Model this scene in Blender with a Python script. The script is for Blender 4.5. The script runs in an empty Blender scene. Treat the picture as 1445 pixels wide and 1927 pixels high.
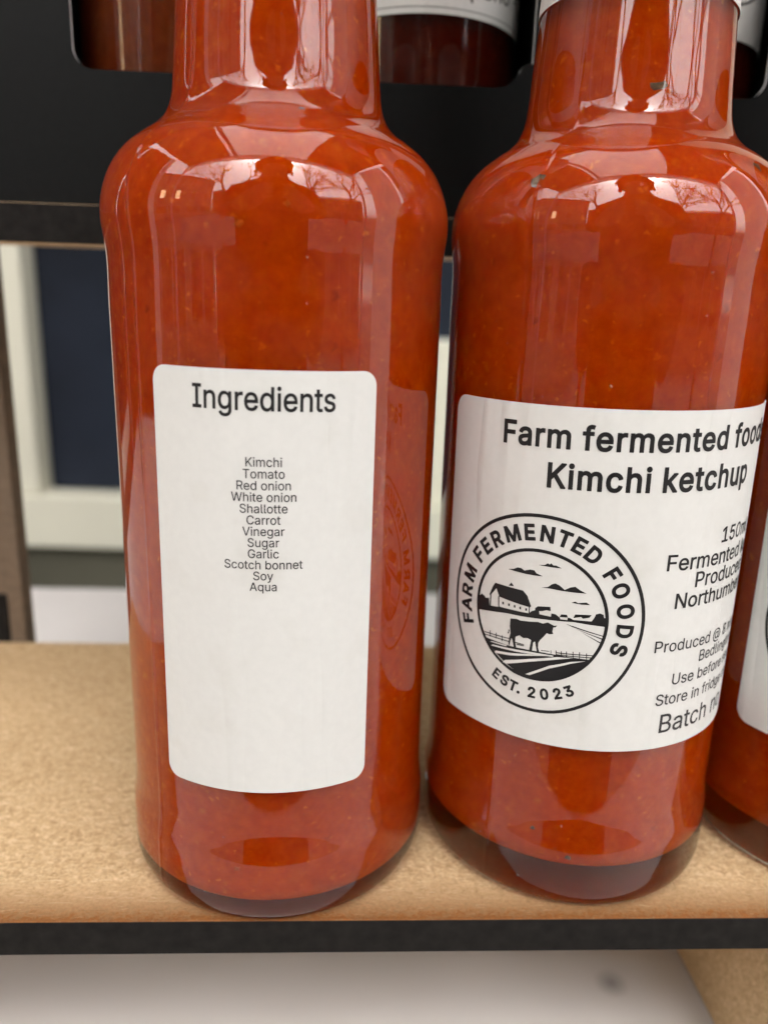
import bpy, bmesh, math, random
import numpy as np
from mathutils import Vector, Matrix
from mathutils.geometry import tessellate_polygon

random.seed(7)
R_ = math.radians
MM = 0.001
sc = bpy.context.scene
COL = sc.collection

# ------------------------------------------------------------------ camera
CAM_PITCH, CAM_ROLL, CAM_YAW = 0.2624, 0.0319, 0.0499
CAM_POS = Vector((-2.2172, -97.1321, 90.24)) * MM
fw = Vector((math.sin(CAM_YAW)*math.cos(CAM_PITCH), math.cos(CAM_YAW)*math.cos(CAM_PITCH), -math.sin(CAM_PITCH)))
rt = Vector((math.cos(CAM_YAW), -math.sin(CAM_YAW), 0))
up = rt.cross(fw)
r2 = math.cos(CAM_ROLL)*rt + math.sin(CAM_ROLL)*up
u2 = -math.sin(CAM_ROLL)*rt + math.cos(CAM_ROLL)*up
cd = bpy.data.cameras.new('camera')
cam = bpy.data.objects.new('camera', cd); COL.objects.link(cam)
M = Matrix((r2, u2, -fw)).transposed().to_4x4(); M.translation = CAM_POS
cam.matrix_world = M
cd.sensor_fit = 'VERTICAL'; cd.sensor_height = 36.0; cd.sensor_width = 27.0
cd.lens = 1456.92/1927*36
cd.clip_start = 0.005; cd.clip_end = 500
cd.dof.use_dof = True; cd.dof.focus_distance = 0.107; cd.dof.aperture_fstop = 13.5
sc.camera = cam

# ------------------------------------------------------------------ sky, sun, exposure
SUN_EL, SUN_AZ = R_(64), R_(178)      # weak sun behind cloud, high over the stall roof
world = bpy.data.worlds.new('World'); sc.world = world; world.use_nodes = True
wn, wl = world.node_tree.nodes, world.node_tree.links
bg = wn['Background']
sky = wn.new('ShaderNodeTexSky'); sky.sky_type = 'NISHITA'; sky.sun_disc = False
sky.sun_elevation = SUN_EL; sky.sun_rotation = SUN_AZ
sky.air_density = 1.0; sky.dust_density = 4.0; sky.ozone_density = 1.0
hs = wn.new('ShaderNodeHueSaturation'); hs.inputs['Saturation'].default_value = 0.12
wt = wn.new('ShaderNodeMix'); wt.data_type = 'RGBA'; wt.blend_type = 'MULTIPLY'; wt.inputs[0].default_value = 1.0
wt.inputs[7].default_value = (1.0, 0.98, 0.94, 1)      # warm camera white balance of a grey day
wl.new(sky.outputs[0], hs.inputs['Color']); wl.new(hs.outputs[0], wt.inputs[6]); wl.new(wt.outputs[2], bg.inputs['Color'])
bg.inputs['Strength'].default_value = 0.15
sl = bpy.data.lights.new('sun', 'SUN'); sl.energy = 0.5; sl.angle = R_(10); sl.color = (1.0, 0.96, 0.9)
sun = bpy.data.objects.new('sun', sl); COL.objects.link(sun)
sd = Vector((math.sin(SUN_AZ)*math.cos(SUN_EL), math.cos(SUN_AZ)*math.cos(SUN_EL), math.sin(SUN_EL)))
sun.rotation_euler = sd.to_track_quat('Z', 'Y').to_euler()
sc.view_settings.view_transform = 'Standard'; sc.view_settings.look = 'None'
sc.view_settings.gamma = 1.0; sc.view_settings.use_curve_mapping = False
sc.view_settings.exposure = 3.14
sc.render.engine = 'CYCLES'
sc.cycles.use_denoising = True
sc.cycles.max_bounces = 14; sc.cycles.transmission_bounces = 12; sc.cycles.glossy_bounces = 6
sc.cycles.caustics_refractive = True; sc.cycles.caustics_reflective = True
sc.cycles.sample_clamp_indirect = 8.0

# ------------------------------------------------------------------ materials
def mat(name):
    m = bpy.data.materials.new(name); m.use_nodes = True
    return m, m.node_tree.nodes, m.node_tree.links, m.node_tree.nodes['Principled BSDF']
def N(nodes, kind, **kw):
    n = nodes.new(kind)
    for k, v in kw.items():
        if k in n.inputs.keys(): n.inputs[k].default_value = v
        else: setattr(n, k, v)
    return n
def ramp(nodes, links, src, stops):
    r = nodes.new('ShaderNodeValToRGB')
    e = r.color_ramp.elements
    while len(e) < len(stops): e.new(0.5)
    for el, (p, c) in zip(e, stops): el.position = p; el.color = (*c, 1) if len(c) == 3 else c
    links.new(src, r.inputs[0]); return r
def coords(nodes, links, scale=(1, 1, 1), out='Object'):
    tc = nodes.new('ShaderNodeTexCoord'); mp = nodes.new('ShaderNodeMapping')
    mp.inputs['Scale'].default_value = scale
    links.new(tc.outputs[out], mp.inputs[0]); return mp.outputs[0]
def plain(name, col, rough=0.6, spec=0.4, noise=0.0, nscale=300.0, bump=0.0):
    m, n, l, b = mat(name)
    b.inputs['Base Color'].default_value = (*col, 1); b.inputs['Roughness'].default_value = rough
    b.inputs['Specular IOR Level'].default_value = spec
    if noise or bump:
        c = coords(n, l); t = N(n, 'ShaderNodeTexNoise', Scale=nscale, Detail=5.0); l.new(c, t.inputs['Vector'])
        if noise:
            r = ramp(n, l, t.outputs[0], [(0.3, tuple(x*(1-noise) for x in col)), (0.7, tuple(min(1, x*(1+noise)) for x in col))])
            l.new(r.outputs[0], b.inputs['Base Color'])
        if bump:
            bp = N(n, 'ShaderNodeBump', Strength=bump, Distance=0.0003); l.new(t.outputs[0], bp.inputs['Height']); l.new(bp.outputs[0], b.inputs['Normal'])
    return m
def rgbmix(n, l, fac, a, b):
    x = n.new('ShaderNodeMix'); x.data_type = 'RGBA'
    if hasattr(fac, 'is_output'): l.new(fac, x.inputs[0])
    else: x.inputs[0].default_value = fac
    for s, v in ((x.inputs[6], a), (x.inputs[7], b)):
        if hasattr(v, 'is_output'): l.new(v, s)
        else: s.default_value = (*v, 1)
    return x.outputs[2]

def glass_material():
    m, n, l, b = mat('bottle_glass')
    out = n['Material Output']; n.remove(b)
    g = N(n, 'ShaderNodeBsdfGlass', IOR=1.54, Roughness=0.0); g.inputs['Color'].default_value = (0.965, 0.985, 0.97, 1)
    c = coords(n, l)
    # very slight ripple of moulded glass
    w = N(n, 'ShaderNodeTexNoise', Scale=90.0, Detail=1.0); cz = coords(n, l, (1, 1, 0.25)); l.new(cz, w.inputs['Vector'])
    bp = N(n, 'ShaderNodeBump', Strength=0.10, Distance=0.0004); l.new(w.outputs[0], bp.inputs['Height']); l.new(bp.outputs[0], g.inputs['Normal'])
    # dust specks and thin smears
    v = N(n, 'ShaderNodeTexVoronoi', Scale=520.0, Randomness=1.0); l.new(c, v.inputs['Vector'])
    r = ramp(n, l, v.outputs['Distance'], [(0.05, (1, 1, 1)), (0.12, (0, 0, 0))])
    sel = ramp(n, l, v.outputs['Color'], [(0.66, (0, 0, 0)), (0.90, (1, 1, 1))])
    big = N(n, 'ShaderNodeTexNoise', Scale=60.0, Detail=3.0); l.new(c, big.inputs['Vector'])
    sm = ramp(n, l, big.outputs[0], [(0.45, (0.0, 0.0, 0.0)), (0.8, (0.018, 0.018, 0.018))])
    mu = N(n, 'ShaderNodeMath', operation='MULTIPLY'); l.new(r.outputs[0], mu.inputs[0]); l.new(sel.outputs[0], mu.inputs[1])
    m2 = N(n, 'ShaderNodeMath', operation='MULTIPLY'); l.new(mu.outputs[0], m2.inputs[0]); m2.inputs[1].default_value = 0.32
    ad = N(n, 'ShaderNodeMath', operation='ADD'); l.new(m2.outputs[0], ad.inputs[0]); l.new(sm.outputs[0], ad.inputs[1])
    df = N(n, 'ShaderNodeBsdfDiffuse'); df.inputs['Color'].default_value = (0.62, 0.58, 0.52, 1)
    mx = n.new('ShaderNodeMixShader'); l.new(ad.outputs[0], mx.inputs[0]); l.new(g.outputs[0], mx.inputs[1]); l.new(df.outputs[0], mx.inputs[2])
    l.new(mx.outputs[0], out.inputs['Surface'])
    return m
SSS = 0.85      # thick translucent purée
def sauce_material(name, dark, mid, light, fleck):
    m, n, l, b = mat(name)
    c = coords(n, l)
    a = N(n, 'ShaderNodeTexNoise', Scale=520.0, Detail=7.0, Roughness=0.7, Distortion=0.3); l.new(c, a.inputs['Vector'])
    base = ramp(n, l, a.outputs[0], [(0.33, dark), (0.52, mid), (0.70, light)])
    cur = base.outputs[0]
    # flecks of pulp and chilli of several sizes, drifting on a warped grid so they are not round
    wq = N(n, 'ShaderNodeTexNoise', Scale=700.0, Detail=2.0); l.new(c, wq.inputs['Vector'])
    va = N(n, 'ShaderNodeVectorMath', operation='MULTIPLY_ADD'); l.new(wq.outputs['Color'], va.inputs[0]); va.inputs[1].default_value = (0.0022, 0.0022, 0.0022); l.new(c, va.inputs[2])
    for sc_, lo, hi, fc, k in ((190.0, 0.86, 0.95, fleck, 0.35), (420.0, 0.62, 0.9, fleck, 0.5), (900.0, 0.6, 0.9, tuple(min(1, x*1.25) for x in fleck), 0.7), (520.0, 0.84, 0.95, tuple(x*0.35 for x in dark), 0.5)):
        v = N(n, 'ShaderNodeTexVoronoi', Scale=sc_, Randomness=1.0); l.new(va.outputs[0], v.inputs['Vector'])
        r = ramp(n, l, v.outputs['Distance'], [(0.05, (1, 1, 1)), (0.36, (0, 0, 0))])
        sel = ramp(n, l, v.outputs['Color'], [(lo, (0, 0, 0)), (hi, (k, k, k))])
        mu = N(n, 'ShaderNodeMath', operation='MULTIPLY'); l.new(r.outputs[0], mu.inputs[0]); l.new(sel.outputs[0], mu.inputs[1])
        cur = rgbmix(n, l, mu.outputs[0], cur, fc)
    l.new(cur, b.inputs['Base Color'])
    b.inputs['Subsurface Weight'].default_value = SSS; b.inputs['Subsurface Radius'].default_value = (1.0, 0.30, 0.08); b.inputs['Subsurface Scale'].default_value = 0.004
    b.inputs['Roughness'].default_value = 0.75; b.inputs['Specular IOR Level'].default_value = 0.0
    return m
def paper_material(name, col=(0.66, 0.655, 0.635)):
    m, n, l, b = mat(name)
    c = coords(n, l)
    t = N(n, 'ShaderNodeTexNoise', Scale=900.0, Detail=4.0); l.new(c, t.inputs['Vector'])
    r = ramp(n, l, t.outputs[0], [(0.3, tuple(x*0.965 for x in col)), (0.7, col)])
    s = N(n, 'ShaderNodeTexNoise', Scale=150.0, Detail=2.0); l.new(c, s.inputs['Vector'])
    r2_ = ramp(n, l, s.outputs[0], [(0.55, (1, 1, 1)), (0.78, (0.95, 0.945, 0.93))])
    mm = n.new('ShaderNodeMix'); mm.data_type = 'RGBA'; mm.blend_type = 'MULTIPLY'; mm.inputs[0].default_value = 1.0
    l.new(r.outputs[0], mm.inputs[6]); l.new(r2_.outputs[0], mm.inputs[7]); l.new(mm.outputs[2], b.inputs['Base Color'])
    # faint upright creases where the paper was smoothed on
    cz = coords(n, l, (1, 1, 0.12)); k = N(n, 'ShaderNodeTexNoise', Scale=170.0, Detail=2.0); l.new(cz, k.inputs['Vector'])
    kr = ramp(n, l, k.outputs[0], [(0.55, (0, 0, 0)), (0.72, (1, 1, 1))])
    bp = N(n, 'ShaderNodeBump', Strength=0.32, Distance=0.0006); l.new(kr.outputs[0], bp.inputs['Height'])
    bf = N(n, 'ShaderNodeBump', Strength=0.12, Distance=0.0001); l.new(t.outputs[0], bf.inputs['Height']); l.new(bp.outputs[0], bf.inputs['Normal'])
    l.new(bf.outputs[0], b.inputs['Normal'])
    b.inputs['Roughness'].default_value = 0.55; b.inputs['Specular IOR Level'].default_value = 0.35
    return m
def mdf_material():
    m, n, l, b = mat('mdf_board')
    c = coords(n, l)
    a = N(n, 'ShaderNodeTexNoise', Scale=1500.0, Detail=4.0, Roughness=0.7); l.new(c, a.inputs['Vector'])
    cs = coords(n, l, (0.75, 1, 1)); d = N(n, 'ShaderNodeTexNoise', Scale=1050.0, Detail=6.0, Roughness=0.75, Distortion=1.2); l.new(cs, d.inputs['Vector'])
    e = N(n, 'ShaderNodeTexNoise', Scale=28.0, Detail=4.0); l.new(c, e.inputs['Vector'])
    ra = ramp(n, l, d.outputs[0], [(0.32, (0.33, 0.21, 0.10)), (0.5, (0.55, 0.385, 0.215)), (0.68, (0.76, 0.59, 0.385))])
    rb = ramp(n, l, a.outputs[0], [(0.3, (0.80, 0.79, 0.77)), (0.7, (1.1, 1.1, 1.1))])
    rc = ramp(n, l, e.outputs[0], [(0.3, (0.90, 0.89, 0.87)), (0.7, (1.06, 1.06, 1.06))])
    m1 = n.new('ShaderNodeMix'); m1.data_type = 'RGBA'; m1.blend_type = 'MULTIPLY'; m1.inputs[0].default_value = 1
    l.new(ra.outputs[0], m1.inputs[6]); l.new(rb.outputs[0], m1.inputs[7])
    m2 = n.new('ShaderNodeMix'); m2.data_type = 'RGBA'; m2.blend_type = 'MULTIPLY'; m2.inputs[0].default_value = 1
    l.new(m1.outputs[2], m2.inputs[6]); l.new(rc.outputs[0], m2.inputs[7])
    ff = coords(n, l, (0.10, 1, 1)); fb = N(n, 'ShaderNodeTexNoise', Scale=1700.0, Detail=3.0, Distortion=2.5); l.new(ff, fb.inputs['Vector'])
    fr = ramp(n, l, fb.outputs[0], [(0.60, (0, 0, 0)), (0.72, (0.6, 0.6, 0.6))])
    fibre = rgbmix(n, l, fr.outputs[0], m2.outputs[2], (0.80, 0.65, 0.45))
    fd = ramp(n, l, fb.outputs[0], [(0.26, (0.5, 0.5, 0.5)), (0.36, (0, 0, 0))])
    fibre = rgbmix(n, l, fd.outputs[0], fibre, (0.26, 0.16, 0.08))
    # laser scorch: browned in a few millimetres along the cut front edge (object y = 0)
    tc = n.new('ShaderNodeTexCoord'); sx = n.new('ShaderNodeSeparateXYZ'); l.new(tc.outputs['Object'], sx.inputs[0])
    jit = N(n, 'ShaderNodeMath', operation='MULTIPLY_ADD'); l.new(d.outputs[0], jit.inputs[0]); jit.inputs[1].default_value = -0.014; l.new(sx.outputs['Y'], jit.inputs[2])
    mr = N(n, 'ShaderNodeMapRange'); l.new(jit.outputs[0], mr.inputs['Value'])
    for k, v in (('From Min', -0.0070), ('From Max', 0.0025), ('To Min', 1.0), ('To Max', 0.0)): mr.inputs[k].default_value = v
    pw = N(n, 'ShaderNodeMath', operation='POWER'); l.new(mr.outputs[0], pw.inputs[0]); pw.inputs[1].default_value = 1.5
    sc_ = n.new('ShaderNodeMix'); sc_.data_type = 'RGBA'; sc_.blend_type = 'MULTIPLY'; l.new(pw.outputs[0], sc_.inputs[0])
    l.new(fibre, sc_.inputs[6]); sc_.inputs[7].default_value = (0.36, 0.19, 0.075, 1)
    l.new(sc_.outputs[2], b.inputs['Base Color'])
    bp = N(n, 'ShaderNodeBump', Strength=0.35, Distance=0.0002); l.new(a.outputs[0], bp.inputs['Height']); l.new(bp.outputs[0], b.inputs['Normal'])
    b.inputs['Roughness'].default_value = 0.62; b.inputs['Specular IOR Level'].default_value = 0.3
    return m
def cloth_sheet_material(name, col, trans):
    m, n, l, b = mat(name)
    out = n['Material Output']; n.remove(b)
    d = N(n, 'ShaderNodeBsdfDiffuse'); d.inputs['Color'].default_value = (*col, 1)
    t = N(n, 'ShaderNodeBsdfTranslucent'); t.inputs['Color'].default_value = (*col, 1)
    mx = n.new('ShaderNodeMixShader'); mx.inputs[0].default_value = trans
    l.new(d.outputs[0], mx.inputs[1]); l.new(t.outputs[0], mx.inputs[2]); l.new(mx.outputs[0], out.inputs['Surface'])
    return m

MT = {}
MT['glass'] = glass_material()
MT['sauce'] = sauce_material('chilli_sauce', (0.52, 0.048, 0.0003), (0.59, 0.066, 0.0004), (0.65, 0.090, 0.0006), (0.72, 0.18, 0.004))
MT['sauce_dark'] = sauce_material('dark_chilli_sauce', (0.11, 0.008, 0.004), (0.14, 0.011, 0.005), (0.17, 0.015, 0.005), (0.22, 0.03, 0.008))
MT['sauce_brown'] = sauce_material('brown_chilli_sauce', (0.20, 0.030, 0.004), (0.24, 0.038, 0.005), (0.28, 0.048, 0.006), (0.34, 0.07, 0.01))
MT['paper'] = paper_material('label_paper')
MT['ink'] = plain('printed_ink', (0.012, 0.011, 0.012), 0.5, 0.3)
MT['ink_soft'] = plain('thin_printed_ink', (0.03, 0.028, 0.03), 0.5, 0.3)
MT['flake'] = plain('dark_pepper', (0.20, 0.13, 0.075), 0.8, 0.1, 0.7, 700)
MT['pulp'] = plain('pale_pulp', (0.55, 0.095, 0.005), 0.8, 0.1, 0.3, 900)
MT['cap'] = plain('black_cap', (0.012, 0.012, 0.012), 0.35, 0.5)
MT['mdf'] = mdf_material()
MT['char'] = plain('scorched_edge', (0.013, 0.0115, 0.0105), 0.85, 0.12, 0.35, 400, 0.3)
MT['card'] = plain('black_card', (0.0045, 0.0047, 0.0048), 0.5, 0.13, 0.15, 700, 0.06)
MT['card_core'] = plain('white_card_core', (0.85, 0.85, 0.86), 0.7, 0.2)
MT['cream'] = plain('cream_paint', (0.66, 0.64, 0.53), 0.55, 0.3, 0.04, 9)
MT['navy'] = plain('navy_fabric', (0.011, 0.0145, 0.024), 0.8, 0.2, 0.35, 11, 0.0)
MT['olive'] = plain('olive_plinth', (0.10, 0.095, 0.07), 0.8, 0.2, 0.2, 8)
MT['dark_canopy'] = cloth_sheet_material('dark_canopy_cloth', (0.05, 0.045, 0.05), 0.1)
MT['canopy'] = cloth_sheet_material('canopy_cloth', (0.72, 0.70, 0.68), 0.5)
MT['steel'] = plain('grey_tube', (0.35, 0.35, 0.36), 0.4, 0.5)
MT['mdf_shaded'] = plain('shaded_fibreboard', (0.15, 0.11, 0.078), 0.8, 0.2, 0.15, 500)  # board of the uprights, with the shade they stand in put into its colour
EMBLEM = {
 'ink': [
  [(-22.70,48.17),(-21.99,48.89),(-21.47,48.74),(-21.18,48.47),(-20.60,48.65),(-20.40,47.51),(-18.92,47.74),(-18.68,47.85),(-13.97,48.07),(-13.58,48.50),(-13.09,48.74),(-12.51,48.74),(-12.43,48.27),(-10.78,48.24),(-10.77,48.75),(-10.17,48.72),(-9.55,48.34),(-9.48,48.10),(-8.51,48.13),(-8.47,48.52),(-8.12,48.49),(-7.68,48.28),(-5.25,48.37),(-4.93,48.93),(-4.75,49.47),(-4.24,49.66),(-3.75,49.49),(-3.64,49.04),(-2.98,48.92),(-2.93,47.67),(-7.69,47.96),(-9.80,47.79),(-13.81,47.46),(-17.32,47.19),(-22.48,46.26)],
  [(-19.64,51.30),(-15.09,51.29),(-14.39,50.66),(-13.70,49.16),(-13.94,49.00),(-18.81,49.35),(-19.40,50.50),(-19.96,49.68),(-20.31,49.20),(-20.57,49.17),(-20.04,50.64)],
  [(-20.41,49.17),(-20.21,49.32),(-20.17,47.54),(-20.38,47.52)],
  [(-19.01,49.38),(-18.81,49.40),(-18.68,47.83),(-18.87,47.78)],
  [(-14.03,49.04),(-13.88,49.03),(-13.86,48.05),(-14.01,48.06)],
  [(-16.98,52.05),(-16.54,51.58),(-17.39,51.47)],
  [(-13.11,49.08),(-12.73,49.42),(-10.99,49.69),(-10.89,49.07),(-11.49,49.08),(-12.07,48.83),(-12.51,48.74),(-13.09,48.74)],
  [(-9.60,48.42),(-9.41,48.85),(-8.64,48.92),(-8.47,48.52)],
  [(-7.74,48.55),(-7.51,49.13),(-5.34,49.31),(-5.59,48.90),(-6.42,48.64),(-6.72,48.85)],
  [(-17.64,53.93),(-16.75,54.19),(-16.23,54.52),(-15.68,54.56),(-15.12,54.31),(-14.31,54.63),(-13.69,54.65),(-13.35,54.26),(-12.41,53.99),(-13.52,53.89),(-14.98,53.85),(-16.73,53.88)],
  [(-13.15,55.55),(-12.26,55.71),(-11.89,56.03),(-11.59,55.91),(-11.41,56.11),(-11.09,55.85),(-10.71,55.90),(-9.91,55.59),(-11.26,55.52)],
  [(-12.47,52.32),(-11.59,52.56),(-11.05,53.07),(-10.58,53.28),(-9.97,53.05),(-9.25,52.54),(-8.53,53.00),(-7.88,53.20),(-7.28,52.82),(-6.30,52.38),(-7.90,52.33),(-9.62,52.32),(-11.18,52.38)],
  [(-8.18,50.79),(-7.68,51.03),(-7.29,50.85),(-6.55,51.01),(-6.18,51.09),(-5.67,50.77),(-6.80,50.68)],
  [(-16.69,46.56),(-15.69,46.77),(-15.03,46.68),(-13.76,46.84),(-12.53,47.07),(-11.81,46.96),(-11.14,47.30),(-10.69,47.13),(-10.22,46.94),(-9.80,47.09),(-10.00,46.77),(-10.33,46.67),(-10.39,46.01),(-10.24,45.70),(-10.79,45.54),(-11.14,45.64),(-11.54,45.02),(-12.00,44.37),(-12.22,43.89),(-12.20,43.13),(-11.99,42.59),(-12.31,42.44),(-12.48,43.06),(-12.73,43.99),(-12.97,43.71),(-13.01,42.93),(-13.02,42.49),(-13.44,42.49),(-13.37,43.39),(-13.28,44.07),(-13.86,44.25),(-14.49,44.09),(-15.06,44.38),(-15.64,43.99),(-15.67,43.21),(-15.44,42.39),(-15.82,42.33),(-16.08,43.32),(-16.28,43.59),(-16.41,43.11),(-16.50,42.35),(-16.70,42.47),(-16.66,43.48),(-16.50,44.30),(-16.70,45.35)],
  [(-16.85,44.86),(-16.69,44.69),(-16.75,44.19),(-16.97,44.12),(-16.87,44.53)],
  [(-20.93,42.32),(-19.35,42.29),(-16.91,42.29),(-15.11,42.37),(-12.15,42.55),(-9.34,42.62),(-4.68,42.53),(-4.93,42.12),(-5.88,40.92),(-7.32,39.73),(-9.01,38.83),(-10.96,38.18),(-13.04,38.15),(-15.25,38.64),(-17.16,39.51),(-18.95,40.61),(-20.20,41.66)],
  [(-8.71,47.55),(-7.63,47.34),(-3.29,46.29),(-3.27,46.17),(-7.61,47.17)],
  [(-7.41,47.05),(-3.18,45.81),(-3.20,45.62)],
  [(-6.61,46.67),(-3.40,45.16),(-3.48,45.00)],
  [(-21.00,43.18),(-16.55,43.47),(-16.54,43.34),(-20.99,43.03)],
  [(-20.84,42.83),(-16.51,43.01),(-16.50,42.86),(-20.82,42.68)],
  [(-16.07,43.19),(-14.30,43.15),(-14.29,43.02),(-16.06,43.06)],
  [(-15.38,42.96),(-14.29,42.98),(-14.28,42.85),(-15.37,42.81)],
  [(-9.67,43.02),(-4.46,43.29),(-4.45,43.16),(-9.66,42.89)],
  [(-9.55,42.72),(-4.53,42.94),(-4.51,42.81),(-9.54,42.59)],
  [(-11.77,42.88),(-10.57,42.99),(-10.56,42.88),(-11.76,42.77)],
  [(-18.25,48.75),(-17.96,48.76),(-17.93,48.38),(-18.22,48.36)],
  [(-17.26,48.76),(-16.98,48.77),(-16.95,48.39),(-17.23,48.38)],
  [(-16.33,48.77),(-16.06,48.78),(-16.03,48.39),(-16.30,48.39)],
  [(-15.44,48.76),(-15.18,48.76),(-15.15,48.38),(-15.41,48.38)],
  [(-14.55,48.74),(-14.30,48.74),(-14.27,48.36),(-14.52,48.36)],
  [(-20.05,43.60),(-19.89,43.65),(-19.82,42.72),(-19.97,42.67)],
  [(-18.97,43.59),(-18.83,43.64),(-18.75,42.72),(-18.90,42.67)],
  [(-17.91,43.52),(-17.77,43.56),(-17.70,42.65),(-17.84,42.60)],
  [(-9.70,43.27),(-9.58,43.30),(-9.49,42.27),(-9.61,42.25)],
  [(-8.97,43.30),(-8.86,43.32),(-8.76,42.30),(-8.88,42.28)],
  [(-8.26,43.38),(-8.14,43.40),(-8.05,42.38),(-8.16,42.36)],
  [(-7.37,43.48),(-7.26,43.50),(-7.16,42.48),(-7.28,42.46)],
  [(-6.49,43.52),(-6.37,43.54),(-6.28,42.52),(-6.39,42.50)],
  [(-5.52,43.47),(-5.41,43.49),(-5.31,42.46),(-5.42,42.45)],
  [(-10.40,43.13),(-10.30,43.15),(-10.26,42.68),(-10.36,42.66)],
 ],
 'paper': [
  [(-19.88,41.89),(-19.53,42.05),(-16.91,42.27),(-17.01,42.06)],
  [(-19.65,41.33),(-19.29,41.59),(-14.22,42.18),(-9.92,42.43),(-10.00,42.23),(-14.62,41.78)],
  [(-18.89,40.41),(-18.77,40.79),(-16.37,41.22),(-13.34,41.86),(-10.50,42.26),(-13.32,41.60),(-16.33,40.83)],
  [(-17.39,39.39),(-17.07,39.83),(-13.28,41.12),(-9.32,42.33),(-7.19,42.52),(-9.29,41.96),(-13.25,40.68),(-16.68,39.39)],
  [(-13.71,38.59),(-13.07,38.59),(-10.34,40.32),(-7.49,41.60),(-5.43,42.28),(-7.52,41.90),(-10.37,40.75)],
 ],
}
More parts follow.
